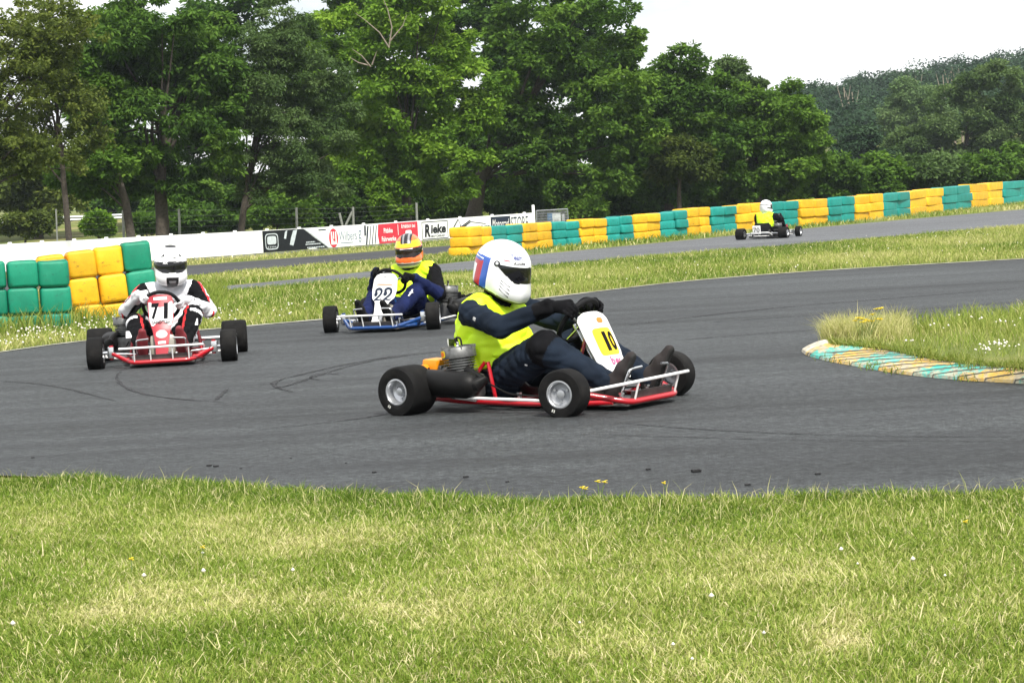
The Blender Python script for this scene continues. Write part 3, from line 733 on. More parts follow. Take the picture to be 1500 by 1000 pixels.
# ------------------------------------------------------------------ white wall with adverts
M_wall=pmat('white painted concrete',(.86,.87,.86),.6,var=.05,scale=1.2,dirt=(.62,.62,.58),dscale=1.6,dth=(.62,.9))
M_white=pmat('white vinyl',(.85,.85,.85),.4,var=.03); M_black=pmat('black vinyl',(.010,.012,.015),.5,var=.2,spec=.2); M_red=pmat('red vinyl',(.58,.025,.05),.4,var=.06)
M_navy=pmat('navy vinyl',(.016,.024,.045),.5,spec=.2); M_grey=pmat('grey vinyl',(.17,.23,.30),.5,spec=.2); M_wshade=pmat('wall foot shade',(.20,.21,.15),.9,var=.4,scale=3)
WB=[(-260,422.5),(-120,412),(0,403),(220,386),(340,377.5),(460,368),(560,360),(660,352),(783,342)]
WT=[(-260,376.5),(-120,367),(0,358),(220,346),(340,340),(460,333.5),(560,327),(660,320),(783,311.5)]
wn=[]
for (x,yb),(x2,yt) in zip(WB,WT):
    b=gp(x,yb); t=at(x,yt,b.y); wn.append((x,b,t.z-b.z))
def WP(px,v,off=.0):
    px=max(wn[0][0],min(wn[-1][0],px))
    for (xa,ba,ha),(xb,bb,hb) in zip(wn[:-1],wn[1:]):
        if px<=xb:
            # perspective-correct position along the straight wall run
            t=(px-xa)/(xb-xa); t=t*ba.y/(t*ba.y+(1-t)*bb.y)
            p=ba.lerp(bb,t); h=ha+(hb-ha)*t; n=Vector((bb.y-ba.y,-(bb.x-ba.x),0)).normalized()
            return Vector((p.x,p.y,p.z+h*v))+n*off
wall=MB(); V=[];F=[]
pxs=[a for a,_,_ in wn]
for q in pxs:
    for (v,o_) in ((-.1,0),(1,0),(1,-.14),(-.1,-.14)): V.append(WP(q,v,o_))
for i in range(len(pxs)-1):
    for k in range(4):
        l=(k+1)%4; F.append([i*4+k,(i+1)*4+k,(i+1)*4+l,i*4+l])
F+=[[0,1,2,3],[len(V)-4+k for k in (3,2,1,0)]]
wall.add(V,F); wroot=wall.build('advert_wall',M_wall,smooth=False)
tag(wroot,'long low white concrete wall carrying sponsor adverts behind the track, in front of the tree line','wall')
mb=MB(); mb.grid(lambda u,v:(WP(-250+u*1032,-.02+v*.12,.02),(0,-1,0)),60,1); mb.build('wall_foot_shade',M_wshade,wroot)  # dark strip along the wall foot, its shadow line put in as colour
mb=MB()
for q in range(20,780,47): p=WP(q,1.0,-.07); mb.box((p.x,p.y,p.z+.02),(.10,.08,.045),bev=.01)
mb.build('bracket',M_wall,wroot)
# advert: u in photo px, v up in px from the wall's foot line scaled to 36 px height
def wf(off):
    return lambda u,v: WP(u,v,off)
ad=MB(); 
put_poly(ad,[(386,.10),(425,.10),(481,.10),(463,.55),(446,.98),(420,.98),(386,.98)],wf(.006),8); a1=ad.build('advert_panel',M_black,wroot,smooth=False); tag(a1,'black advert panel with an instrument dial drawn on it')
ad=MB(); O=oval(399,.53,9.6,.33,28,4.5); I_=oval(399,.53,8.6,.29,28,4.5)
ad.add([wf(.010)(*p) for p in O]+[wf(.010)(*p) for p in I_],[[k,(k+1)%28,28+(k+1)%28,28+k] for k in range(28)])
put_poly(ad,oval(399,.58,6.6,.17,20,5),wf(.010),3)
for k in range(5): put_poly(ad,oval(393.5+k*2.7,.31,.7,.03,8),wf(.011))
put_poly(ad,[(446.5,.985),(448.6,.985),(483.5,.10),(481.2,.10)],wf(.010),6)
for i,(a,b,v) in enumerate([(449,462,.40),(448,470,.31),(450,476,.17)]):
    q=a
    while q<b: l=random.uniform(1.2,2.6); put_poly(ad,rect(q,min(b,q+l),v-.025,v+.025,2),wf(.010)); q+=l+.6
put_text(ad,'foxcat',wf(.010),444,.87,9,.09,.02) if False else None
put_poly(ad,[(417,.62),(419,.9),(422.5,.95),(420,.6)],wf(.010),2); put_poly(ad,[(425,.35),(427,.6),(431,.93),(437,.96),(433,.55),(430,.3)],wf(.010),3)
ad.build('advert_print',pmat('pale print',(.5,.55,.58),.5,spec=.2),a1,smooth=False)
# wilbers
ad=MB(); put_poly(ad,oval(489.5,.50,6.6,.41),wf(.006),4); a2=ad.build('advert_emblem',M_red,wroot,smooth=False)
ad=MB(); ad_=wf(.011)
for pl in ([(485.5,.78),(487.2,.78),(487.2,.32),(491.8,.32),(491.8,.22),(485.5,.22)],[(491.9,.78),(493.6,.78),(493.6,.22),(491.9,.22)],[(488.8,.78),(490.2,.78),(490.2,.46),(488.8,.46)]): put_poly(ad,pl,ad_,2)
ad.build('emblem_letter',M_white,a2,smooth=False)
ad=MB(); put_text(ad,'Wilbers',wf(.006),510.5,.56,26,.40,.0); put_poly(ad,rect(499,518,.24,.275),wf(.006),2); put_text(ad,'g',wf(.006),528,.50,4.2,.52,.0); ad.build('lettering',M_grey,wroot,smooth=False)
ad=MB()
for k,(a,w_) in enumerate([(536,2.2),(541,1.1),(545,1.1),(549,1.1)]): put_poly(ad,[(a,.10+.02*k),(a+w_,.10),(a+w_+3.4,.92),(a+3.4,.92)],wf(.006),5)
put_poly(ad,[(534.5,.5),(537,.5),(537.5,.95),(535,.95)],wf(.007),3); put_poly(ad,rect(468,479,.86,.91),wf(.006),2)
ad.build('lettering',M_navy,wroot,smooth=False)
# red panel
ad=MB(); put_poly(ad,[(556,.04),(585,.05),(613,.06),(613,.5),(613,.97),(585,.97),(555.5,.96),(554.2,.5)],wf(.006),6); a3=ad.build('advert_panel',M_red,wroot,smooth=False); tag(a3,'red advert panel split by a thin line')
ad=MB(); put_text(ad,'Pitbike',wf(.012),569.5,.66,13,.22,.02); put_text(ad,'Fahrwerke',wf(.012),570,.29,21,.22,.02); put_poly(ad,rect(583.6,584.3,.42,.9),wf(.012),3); put_text(ad,'Erhältlich bei',wf(.012),599,.80,20,.17,.015)
put_poly(ad,oval(599,.42,4.6,.19,20,5),wf(.012),3); ad.build('lettering',M_white,a3,smooth=False)
# rieke
def frame(mb,u0,u1,v0,v1,tu,tv,fn):
    for (a,b,c,d) in ((u0,u1,v0,v0+tv),(u0,u1,v1-tv,v1),(u0,u0+tu,v0+tv,v1-tv),(u1-tu,u1,v0+tv,v1-tv)): put_poly(mb,rect(a,b,c,d,4),fn,2)
ad=MB(); frame(ad,619,657,.12,.93,.8,.035,wf(.006)); put_text(ad,'R',wf(.006),627,.52,8.5,.58,.05,.12); put_text(ad,'ieke',wf(.006),643,.58,22,.42,.04,.1); put_text(ad,'MOTORRAD',wf(.006),642,.25,20,.10,.02,.1)
# alpinestars
put_text(ad,'alpinestars',wf(.006),693,.46,50,.40,.01,.25)
for (x0,v0,x1,v1) in [(662,.45,672,.95),(672,.95,676,.60),(664,.5,682,.62),(676,.6,690,.88),(667,.35,690,.8),(690,.8,712,.66)]: put_poly(ad,[(x0,v0),(x0+1.2,v0-.04),(x1+.9,v1-.04),(x1,v1)],wf(.006),3)
ad.build('lettering',M_black,wroot,smooth=False)
ad=MB(); put_poly(ad,rect(720,748.5,.10,.93),wf(.006),5); a5=ad.build('advert_panel',M_navy,wroot,smooth=False)
ad=MB(); put_text(ad,'Motorrad',wf(.012),734,.60,25,.42,.0,.3); ad.build('lettering',M_white,a5,smooth=False)
ad=MB(); put_text(ad,'STORE',wf(.006),762,.56,25,.62,.0); ad.build('lettering',M_navy,wroot,smooth=False)
mb=MB(); e=WP(783,0,0); mb.box((e.x,e.y-.03,e.z+.5),(.10,.12,1.06),bev=.02); mb.build('end_post',M_wall,wroot)
# paddock bits behind the right end of the wall
M_mesh=pmat('grey fence panel',(.30,.32,.33),.6,var=.3,scale=3); M_blue=pmat('blue case',(.03,.10,.20),.5); M_lg=pmat('pale case',(.45,.48,.48),.5); M_galv=pmat('galvanised steel',(.30,.32,.33),.45,metal=.6,var=.2)
e1=at(786,322,84); r=empty('mesh_fence',(e1.x,e1.y,zg1(e1.x,e1.y)),rad(20),'grey mesh fence panel just beyond the right end of the white wall','fence')
mb=MB(); Lf=1.3
for i in range(27): mb.box((Lf*i/26,0,.40),(.008,.008,.72))
for i in range(8): mb.box((Lf/2,.012,.06+.1*i),(Lf,.008,.010))
mb.build('wire_mesh',M_mesh,r); mb=MB()
for x_ in (0,Lf): mb.tube([(x_,0,0),(x_,0,.80)],.022,8)
mb.tube([(0,0,.78),(Lf,0,.78)],.018,8); mb.build('frame',M_galv,r)
for (px_,w_,h_,mm,lab) in [(806,.22,.12,M_blue,'blue case standing beyond the wall end behind the tyre stacks'),(815,.34,.10,M_lg,'pale grey case between the blue and the dark one behind the tyre stacks'),(825,.12,.06,M_mesh,'narrow dark case at the right of the pale grey one behind the tyre stacks')]:
    q=at(px_,322,85); z0=zg1(q.x,q.y); r=empty('equipment_case',(q.x,q.y,z0),0,lab,'case'); mb=MB(); mb.box((0,0,h_/2+.25),(w_,.3,h_+.5),bev=.02); mb.build('body',mm,r)
    mb=MB(); mb.box((0,0,h_+.515),(w_*1.03,.31,.03),bev=.01); mb.build('lid',mm,r); mb=MB(); mb.tube([(-w_*.2,-.17,h_+.3),(-w_*.2,-.19,h_+.3),(w_*.2,-.19,h_+.3),(w_*.2,-.17,h_+.3)],.01,6); mb.build('handle',M_galv,r)
# wire fence behind the wall
M_post=pmat('grey concrete post',(.20,.21,.19),.8,var=.2); M_wire=pmat('fence wire',(.13,.14,.14),.6,metal=.3)
fr=None; tops=[]
FP=[(82,306,78),(180,308,78),(262,306,78),(434,304,79),(517,303,80),(610,297,82)]
for i,(px_,yt,D) in enumerate(FP):
    b=at(px_+2,yt+60,D); b.z=zg1(b.x,b.y); t=at(px_,yt,D)
    if fr is None: fr=empty('wire_fence',b,0,'thin wire fence on grey posts running behind the white advert wall','fence'); o0=b.copy()
    mb=MB(); mb.tube([b-o0,t-o0],.045 if i>0 else .03,8); mb.build('post',M_post,fr); tops.append((b-o0,t-o0))
mb=MB()
for k in range(6):
    f=.35+.62*k/5
    for (b0,t0),(b1,t1) in zip(tops[:-1],tops[1:]): mb.tube([b0.lerp(t0,f),(b0.lerp(t0,f)+b1.lerp(t1,f))/2-Vector((0,0,.02)),b1.lerp(t1,f)],.0035,5)
mb.build('wire',M_wire,fr)
mb=MB()
for (x0,y0,x1,y1) in [(497,312,503,336),(516,310,505,333)]: mb.tube([at(x0,y0,79.7)-o0,at(x1,y1,79.7)-o0],.045,8)
mb.build('brace',M_post,fr)
# guard rail far left
M_rail=pmat('guard rail steel',(.42,.44,.45),.45,metal=.4,var=.15,scale=2)
a=at(-40,326,121); b=at(190,316,123); g0=Vector((a.x,a.y,zg1(a.x,a.y))); r=empty('guard_rail',g0,0,'grey steel guard rail along the far road at the left, below the trees','guard rail')
n=8
for i in range(n+1):
    p=a.lerp(b,i/n); zb=zg1(p.x,p.y); mb=MB(); mb.box((p.x-g0.x,p.y-g0.y,(zb+p.z)/2-g0.z),(.10,.08,max(.2,p.z-zb+.1)),bev=.01); mb.build('post',M_rail,r)
mb=MB()
for dz in (.06,-.09): mb.tube([a-g0+Vector((0,-.1,dz)),b-g0+Vector((0,-.1,dz))],.07,8)
mb.build('rail',M_rail,r)
# ------------------------------------------------------------------ trees
M_bark=pmat('bark',(.055,.045,.035),.95,var=.4,scale=14,bump=.8,bscale=30); M_bark2=pmat('pale dead wood',(.26,.22,.17),.9,var=.3)
def lm(name,dark,mid,light,tr=.36): return leaf_mat(name,[(0,dark),(.5,mid),(1,light)],tr,.5)
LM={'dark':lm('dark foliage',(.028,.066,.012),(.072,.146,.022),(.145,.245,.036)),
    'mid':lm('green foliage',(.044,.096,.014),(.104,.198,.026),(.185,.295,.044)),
    'lime':lm('lime foliage',(.060,.132,.016),(.135,.248,.026),(.23,.355,.042)),
    'grey':lm('grey green foliage',(.042,.080,.025),(.088,.145,.046),(.15,.215,.078)),
    'olive':lm('olive foliage',(.045,.070,.015),(.10,.135,.028),(.18,.215,.045)),
    'brown':lm('brownish foliage',(.030,.036,.014),(.060,.066,.026),(.095,.10,.04)),
    'far':lm('far foliage',(.013,.032,.016),(.030,.062,.029),(.058,.10,.045),.2),
    'pale':lm('pale hill foliage',(.06,.11,.04),(.11,.18,.065),(.16,.23,.09),.2)}
def leaves(C,R,per,size,tint,rs,droop=.35,aspect=.55,flat=.6):
    """C clump centres (n,3), R clump radii; per leaves each"""
    n=len(C); N=n*per
    g=rs.normal(0,1,(N,3)); g/=np.linalg.norm(g,axis=1)[:,None]; rr=rs.random(N)**.45
    o=g*rr[:,None]*np.repeat(R,per)[:,None]; o[:,2]*=flat
    P=np.repeat(C,per,0)+o
    s=size*(.55+.8*rs.random(N))
    # leaf axis points outwards and droops; blade normal mostly up and random
    ax=g*np.array([1,1,.3])+rs.normal(0,.45,(N,3)); ax[:,2]-=droop; ax/=np.linalg.norm(ax,axis=1)[:,None]
    up=rs.normal(0,.55,(N,3))+np.array([0,0,1.0]); sd=np.cross(ax,up); sd/=np.linalg.norm(sd,axis=1)[:,None]+1e-9
    tip=P+ax*s[:,None]; m=P+ax*(s*.45)[:,None]; w=sd*(s*aspect*.5)[:,None]
    V=np.stack([P,m+w,tip,m-w],1).reshape(-1,3); F=np.arange(N*4).reshape(-1,4)
    tt=np.repeat(tint,per)+rs.normal(0,.13,N)
    return V,F,np.repeat(np.clip(tt,0,1),4)
def tree(name,D,lobes,base_px,mat,label,cat='tree',n_clump=120,per=170,size=.2,seed=1,trunk_w=.35,clump=.16,droop=.35,tmean=.45,tvar=.22,group=None,limbs=10,gap=0.0,fork=None,aspect=.55,depth=.85,dead=None,flat=.6,shell=.5,md=9):
    rs=np.random.default_rng(seed); rr=random.Random(seed); n_clump=int(n_clump*(2.5 if D<120 else 1.9)); clump*=1.22; size*=1.12; per=int(per*.85); shell=min(shell,.38)
    b=at(base_px,400,D); bx,by=b.x,b.y; bz=zg1(bx,by)
    root=empty(name,(bx,by,bz),0,label,cat,group); o=np.array([bx,by,bz])
    E=[]
    for (cx,cy,rx,ry) in lobes:
        c=at(cx,cy,D); E.append((np.array([c.x,c.y,c.z])-o, rx*D/FPX, ry*D/FPX, rx*D/FPX*depth))
    vol=np.array([e[1]*e[2] for e in E]); vol/=vol.sum(); C=[];R=[];T=[]
    for e,f in zip(E,vol):
        k=max(3,int(n_clump*f)); nm_=max(3,k//md)
        g0=rs.normal(0,1,(nm_,3)); g0/=np.linalg.norm(g0,axis=1)[:,None]; q0=shell+(.92-shell)*rs.random(nm_)**.6
        mc_=e[0]+g0*q0[:,None]*np.array([e[1],e[3],e[2]]); rm=np.sqrt(e[1]*e[2])*(.24+.20*rs.random(nm_)); mt=rs.normal(0,1,nm_)
        wm=rs.integers(0,nm_,k); g=rs.normal(0,1,(k,3)); g[:,2]=g[:,2]*.8+.35; g/=np.linalg.norm(g,axis=1)[:,None]; q=rs.random(k)
        c=mc_[wm]+g*rm[wm][:,None]*(.55+.45*q[:,None]**.5)*np.array([1.1,1.1,.8])
        keep=(vnoise(c[:,0]*.9+seed,c[:,2]*.9,seed)>gap); c=c[keep]; g=g[keep]; q=q[keep]; wm=wm[keep]
        C.append(c); R.append(np.sqrt(e[1]*e[2])*clump*(.6+.8*rs.random(len(c))))
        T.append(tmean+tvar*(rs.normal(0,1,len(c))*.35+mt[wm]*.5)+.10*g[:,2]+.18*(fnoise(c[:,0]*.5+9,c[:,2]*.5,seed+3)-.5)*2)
    C=np.concatenate(C);R=np.concatenate(R);T=np.concatenate(T)
    ok=C[:,2]>.15; C,R,T=C[ok],R[ok],T[ok]
    V,F,tt=leaves(C,R,per,size,T,rs,droop,aspect,flat)
    obj_np('crown',V,F,LM[mat],root,tint=tt)
    # trunk with limbs reaching into the crown
    mb=MB(); top=max(E,key=lambda e:e[0][2])[0]; mid=sum(e[0]*f for e,f in zip(E,vol)); w=trunk_w/2
    if fork is None: fork=max(.8,mid[2]*.45)
    wob=lambda a:Vector((rr.uniform(-a,a),rr.uniform(-a,a),0))
    f0=Vector((mid[0]*.12,mid[1]*.12,fork)); pts=[Vector((0,0,-.1)),Vector((0,0,.25)),f0*.5+wob(w*.3),f0]
    mb.tube(pts,[w*1.45,w*1.1,w*.95,w*.85],10)
    tp=Vector(mid)+Vector((0,0,(top[2]-mid[2])*.8)); mb.tube([f0,f0.lerp(tp,.4)+wob(.15),f0.lerp(tp,.75)+wob(.2),tp],[w*.85,w*.55,w*.3,w*.08],8)
    idx=rs.permutation(len(C))[:limbs]
    for k,i in enumerate(idx):
        c=Vector(C[i]); t=rr.uniform(0,.6); s=f0.lerp(tp,t)
        if c.z<s.z*.8: s=f0*rr.uniform(.75,1)
        m1=s.lerp(c,.35)+Vector((0,0,.25))+wob(.12); m2=s.lerp(c,.7)+Vector((0,0,.18))+wob(.12); ww=w*(.36-.22*t)
        mb.tube([s,m1,m2,c],[ww,ww*.7,ww*.4,ww*.12],7)
    mb.build('trunk',M_bark,root,angle=60)
    if dead:
        mb=MB()
        for pl in dead:
            pts=[at(x,y,D-d)-Vector((bx,by,bz)) for (x,y,d) in pl]; mb.tube(pts,[.032-.024*i/(len(pts)-1) for i in range(len(pts))],6)
        mb.build('dead_branch',M_bark2,root)
    return root
# --- front row, each with its own crown
tree('tree',60,[(25,95,95,90),(90,60,55,70),(-20,210,80,70),(60,235,70,45),(-90,120,90,120)],-30,'olive','sparse olive tree at the far left with white sky showing through its leaves',n_clump=300,per=58,size=.115,seed=3,gap=.34,md=2,clump=.115,tmean=.5,limbs=26,shell=.15)
tree('tree',72,[(235,40,115,85),(180,110,70,80),(255,150,105,95),(200,240,80,55),(290,215,75,60),(240,258,95,36),(165,268,50,32),(300,60,75,70),(330,130,60,60),(140,200,45,45),(120,255,45,36)],241,'dark','big dark tree at left with layered drooping leaf sprays over a thick straight trunk',n_clump=330,per=120,size=.17,seed=5,trunk_w=.46,clump=.125,droop=.7,tmean=.45,aspect=.42,limbs=18,shell=.45)
tree('tree',70,[(140,170,52,60),(128,112,46,46),(170,250,60,40),(110,265,50,30)],196,'mid','loose tree with a leaning dark trunk between the olive tree and the big dark one',n_clump=130,per=100,size=.16,seed=6,trunk_w=.30,clump=.19,gap=.3,tmean=.3,limbs=12,shell=.2)
tree('tree',74,[(400,130,95,95),(355,220,70,60),(440,200,70,75),(390,50,70,60),(470,160,45,55),(420,265,75,40),(470,285,50,28)],353,'grey','grey green fine leaved tree with a forked slender trunk behind the black advert',n_clump=300,per=170,size=.115,seed=8,trunk_w=.26,fork=1.3,clump=.13,droop=.5,tmean=.5,aspect=.4,limbs=16)
tree('tree',84,[(620,60,110,85),(590,165,95,85),(680,120,70,70),(560,230,70,55),(640,245,80,60),(500,60,60,50),(600,285,90,38),(560,300,50,22),(700,210,45,50)],600,'lime','light green tree in the middle with bare dead branches in its top left',n_clump=330,per=150,size=.17,seed=9,clump=.13,tmean=.5,trunk_w=.4,
     dead=[[(570,70,3.2),(556,48,3.4),(535,30,3.5),(521,20,3.6)],[(570,68,3.2),(574,40,3.4),(568,15,3.5),(560,-5,3.5)],[(572,60,3.2),(590,38,3.4),(596,22,3.5)],[(543,98,3.2),(530,82,3.4),(516,72,3.5)],[(545,95,3.2),(552,75,3.4)],[(540,96,3.2),(525,92,3.4),(512,84,3.5)]])
tree('tree',88,[(830,40,105,80),(800,130,95,85),(880,150,85,85),(770,40,70,60),(860,235,95,60),(770,220,65,60),(810,275,85,36),(900,285,60,28),(930,230,60,60),(900,70,35,55),(740,110,40,50)],693,'dark','tallest dark green broadleaf tree right of the light green one, trunk showing above the wall',n_clump=340,per=150,size=.18,seed=10,clump=.125,tmean=.55,trunk_w=.62,gap=.18,fork=2.2)
tree('tree',92,[(985,120,60,68),(955,170,65,80),(1020,175,60,80),(990,250,75,55),(940,255,60,45)],985,'dark','dark tree with a ragged top beside the open sky',n_clump=240,per=150,size=.18,seed=11,clump=.15,tmean=.35,trunk_w=.4)
tree('tree',90,[(1005,235,45,40),(975,215,30,30)],1000,'olive','small brownish green tree in front of the ragged dark one',n_clump=60,per=150,size=.16,seed=12,clump=.22,tmean=.12,trunk_w=.2)
tree('tree',94,[(1120,175,80,58),(1165,215,48,55),(1085,225,75,55),(1140,262,70,42),(1065,160,40,50),(1060,275,60,35)],1115,'mid','rounded full green tree at the right end of the tree line',n_clump=300,per=160,size=.17,seed=13,clump=.14,tmean=.45,trunk_w=.42)
tree('tree',101,[(1078,105,24,22),(1090,122,30,22),(1060,112,14,18),(1110,120,14,9)],1085,'grey','thin see-through treetop rising behind the rounded green tree',n_clump=80,per=65,size=.15,seed=14,clump=.3,gap=.3,tmean=.5,limbs=16,trunk_w=.3,shell=.1)
tree('tree',66,[(70,120,75,70),(110,170,55,70),(60,40,80,50),(20,190,60,60)],105,'olive','thin leaved olive tree between the far left one and the big dark tree',n_clump=230,per=55,size=.11,seed=17,gap=.30,md=2,clump=.13,tmean=.5,trunk_w=.2,limbs=14,shell=.15)
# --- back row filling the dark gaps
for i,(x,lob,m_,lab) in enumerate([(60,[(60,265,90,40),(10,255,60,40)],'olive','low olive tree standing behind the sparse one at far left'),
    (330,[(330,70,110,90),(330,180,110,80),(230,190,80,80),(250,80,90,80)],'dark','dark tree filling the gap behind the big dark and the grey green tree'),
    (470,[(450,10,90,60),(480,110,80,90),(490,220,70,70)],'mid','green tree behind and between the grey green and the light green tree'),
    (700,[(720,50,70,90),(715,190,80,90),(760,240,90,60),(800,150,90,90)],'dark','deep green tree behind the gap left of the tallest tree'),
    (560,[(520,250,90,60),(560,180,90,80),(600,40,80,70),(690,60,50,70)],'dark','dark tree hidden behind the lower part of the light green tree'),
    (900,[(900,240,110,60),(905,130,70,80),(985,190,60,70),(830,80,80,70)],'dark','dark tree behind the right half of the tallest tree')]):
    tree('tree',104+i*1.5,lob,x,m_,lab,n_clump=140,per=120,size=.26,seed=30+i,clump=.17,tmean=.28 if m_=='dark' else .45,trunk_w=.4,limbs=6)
# --- understory bushes along the foot of the tree line
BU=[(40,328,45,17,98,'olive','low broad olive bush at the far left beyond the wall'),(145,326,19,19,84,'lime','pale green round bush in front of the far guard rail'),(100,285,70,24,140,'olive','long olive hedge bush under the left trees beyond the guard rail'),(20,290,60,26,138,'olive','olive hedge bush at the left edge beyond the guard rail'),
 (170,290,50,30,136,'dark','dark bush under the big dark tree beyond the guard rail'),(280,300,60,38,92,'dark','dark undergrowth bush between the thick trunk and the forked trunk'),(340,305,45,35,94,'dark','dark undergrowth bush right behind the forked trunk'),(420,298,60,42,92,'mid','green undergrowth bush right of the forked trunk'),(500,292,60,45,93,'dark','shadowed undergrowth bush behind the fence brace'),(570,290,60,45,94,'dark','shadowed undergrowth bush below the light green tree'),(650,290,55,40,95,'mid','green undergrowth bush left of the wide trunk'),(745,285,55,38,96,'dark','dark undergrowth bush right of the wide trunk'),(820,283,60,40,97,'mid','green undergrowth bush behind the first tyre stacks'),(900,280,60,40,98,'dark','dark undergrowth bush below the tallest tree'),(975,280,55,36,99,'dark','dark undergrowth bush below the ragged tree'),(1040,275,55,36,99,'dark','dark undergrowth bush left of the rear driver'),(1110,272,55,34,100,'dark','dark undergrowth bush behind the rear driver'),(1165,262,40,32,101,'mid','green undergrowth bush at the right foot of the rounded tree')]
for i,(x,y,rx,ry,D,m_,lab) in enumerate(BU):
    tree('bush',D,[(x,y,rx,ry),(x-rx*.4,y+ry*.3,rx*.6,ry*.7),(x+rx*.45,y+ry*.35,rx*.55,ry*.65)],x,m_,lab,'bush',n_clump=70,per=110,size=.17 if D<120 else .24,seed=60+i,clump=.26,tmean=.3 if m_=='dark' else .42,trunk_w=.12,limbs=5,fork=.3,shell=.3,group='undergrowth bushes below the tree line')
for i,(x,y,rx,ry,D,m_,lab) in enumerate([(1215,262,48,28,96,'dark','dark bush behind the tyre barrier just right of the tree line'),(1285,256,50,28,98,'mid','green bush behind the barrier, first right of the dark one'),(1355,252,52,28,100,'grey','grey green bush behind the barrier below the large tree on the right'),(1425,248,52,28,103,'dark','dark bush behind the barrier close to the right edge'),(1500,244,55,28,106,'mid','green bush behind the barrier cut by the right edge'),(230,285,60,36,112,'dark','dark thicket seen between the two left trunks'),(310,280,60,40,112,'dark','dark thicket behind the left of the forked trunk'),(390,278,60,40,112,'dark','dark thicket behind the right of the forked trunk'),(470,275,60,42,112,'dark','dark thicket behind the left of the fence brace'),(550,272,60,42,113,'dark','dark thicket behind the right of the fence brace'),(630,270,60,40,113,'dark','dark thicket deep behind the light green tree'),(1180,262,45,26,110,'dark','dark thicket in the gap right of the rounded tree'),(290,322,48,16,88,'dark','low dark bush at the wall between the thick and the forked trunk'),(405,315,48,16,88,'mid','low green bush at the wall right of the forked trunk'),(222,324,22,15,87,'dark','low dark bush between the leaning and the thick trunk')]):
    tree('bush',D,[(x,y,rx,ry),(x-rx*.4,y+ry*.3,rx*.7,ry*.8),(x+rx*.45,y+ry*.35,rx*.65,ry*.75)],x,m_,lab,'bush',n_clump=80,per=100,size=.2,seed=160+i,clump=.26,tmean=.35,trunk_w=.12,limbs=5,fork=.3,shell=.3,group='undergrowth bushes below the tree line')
# --- mid distance trees at the right
for i,(D,lob,x,m_,lab,cs) in enumerate([
  (140,[(1255,235,52,42),(1225,255,40,30),(1290,250,35,35)],1255,'far','rounded grey green tree just right of the tree line, below the hill',.16),
  (150,[(1170,285,40,25),(1235,285,45,20)],1235,'dark','low dark tree behind the tyre barrier at the right end of the tree line',.2),
  (150,[(1420,170,70,60),(1460,140,55,55),(1380,235,75,45),(1470,225,70,55),(1340,245,50,35),(1440,110,30,25)],1420,'grey','large grey green tree at the right in front of the wooded hill',.13),
  (152,[(1330,225,40,35),(1310,260,45,28)],1320,'grey','smaller grey green tree left of the large one at the right',.2),
  (155,[(1540,180,60,70),(1560,240,60,50)],1550,'far','grey green tree cut off by the right edge of the photo',.17),
  (160,[(1215,290,60,28),(1300,280,60,26)],1260,'far','low grey green tree just behind the tyre barrier below the hill',.2),
  (158,[(1400,270,70,28),(1480,262,60,28),(1340,275,50,25)],1400,'dark','low dark tree behind the tyre barrier under the large grey green tree',.2),
  (185,[(1345,160,48,38),(1320,190,35,30)],1345,'pale','pale green tree standing free on the foot of the hill',.17)]):
    tree('tree',D,lob,x,m_,lab,n_clump=300,per=170,size=.20,seed=90+i,clump=cs,tmean=.5,trunk_w=.4,limbs=8)
# --- wooded hill: one far-off mass
rs=np.random.default_rng(21); Vs=[];Fs=[];Ts=[];nb=0; tr=MB()
cells=[]
for D in np.arange(205,450,11):
    for px_ in np.arange(1090,1760,3200*5.2/D*.85):
        cells.append((px_+rs.normal(0,8),D+rs.normal(0,3)))
for (px_,D) in cells:
    b=at(px_,300,D); z=zg1(b.x,b.y); h=rs.uniform(8.5,12.5) if D>260 else rs.uniform(6.5,9); r=rs.uniform(2.5,3.8)
    k=16; g=rs.normal(0,1,(k,3)); g/=np.linalg.norm(g,axis=1)[:,None]; g[:,2]=np.abs(g[:,2])*1.2-.35
    C=np.array([b.x,b.y,z+h*.62])+g*np.array([r,r,h*.36])*rs.uniform(.6,1,(k,1))
    V,F,T=leaves(C,r*.42*np.ones(k),44,.44,np.full(k,rs.uniform(.15,.75)),rs,.3,.7)
    Vs.append(V);Fs.append(F+nb);Ts.append(T); nb+=len(V)
tag(obj_np('hillside_wood',np.concatenate(Vs),np.concatenate(Fs),LM['far'],tint=np.concatenate(Ts)),'far dense wood covering the hillside on the right below the sky','wood',kind='stuff')
# pale bare stems standing out in front of the hill wood
for i,(px_,yb,yt) in enumerate([(1385,150,110),(1397,158,104),(1408,155,100),(1416,152,108),(1345,140,112),(1240,150,128),(1252,158,135)]):
    D=262; b=at(px_,yb,D); t=at(px_-4,yt,D); r=empty('bare_tree',(b.x,b.y,zg1(b.x,b.y)),0,'slender pale bare stem standing among the trees on the hillside','tree','pale bare stems on the hill')
    mb=MB(); q=Vector((0,0,0)); tt=t-r.location; mb.tube([q,tt*.5+Vector((.1,0,0)),tt],[.16,.12,.05],6); mb.build('trunk',M_bark2,r); mb=MB()
    for s in (-1,1): mb.tube([tt*.6,tt*.85+Vector((s*.5,0,.2)),tt+Vector((s*.8,0,.2))],[.07,.05,.02],5)
    mb.build('branch',M_bark2,r)
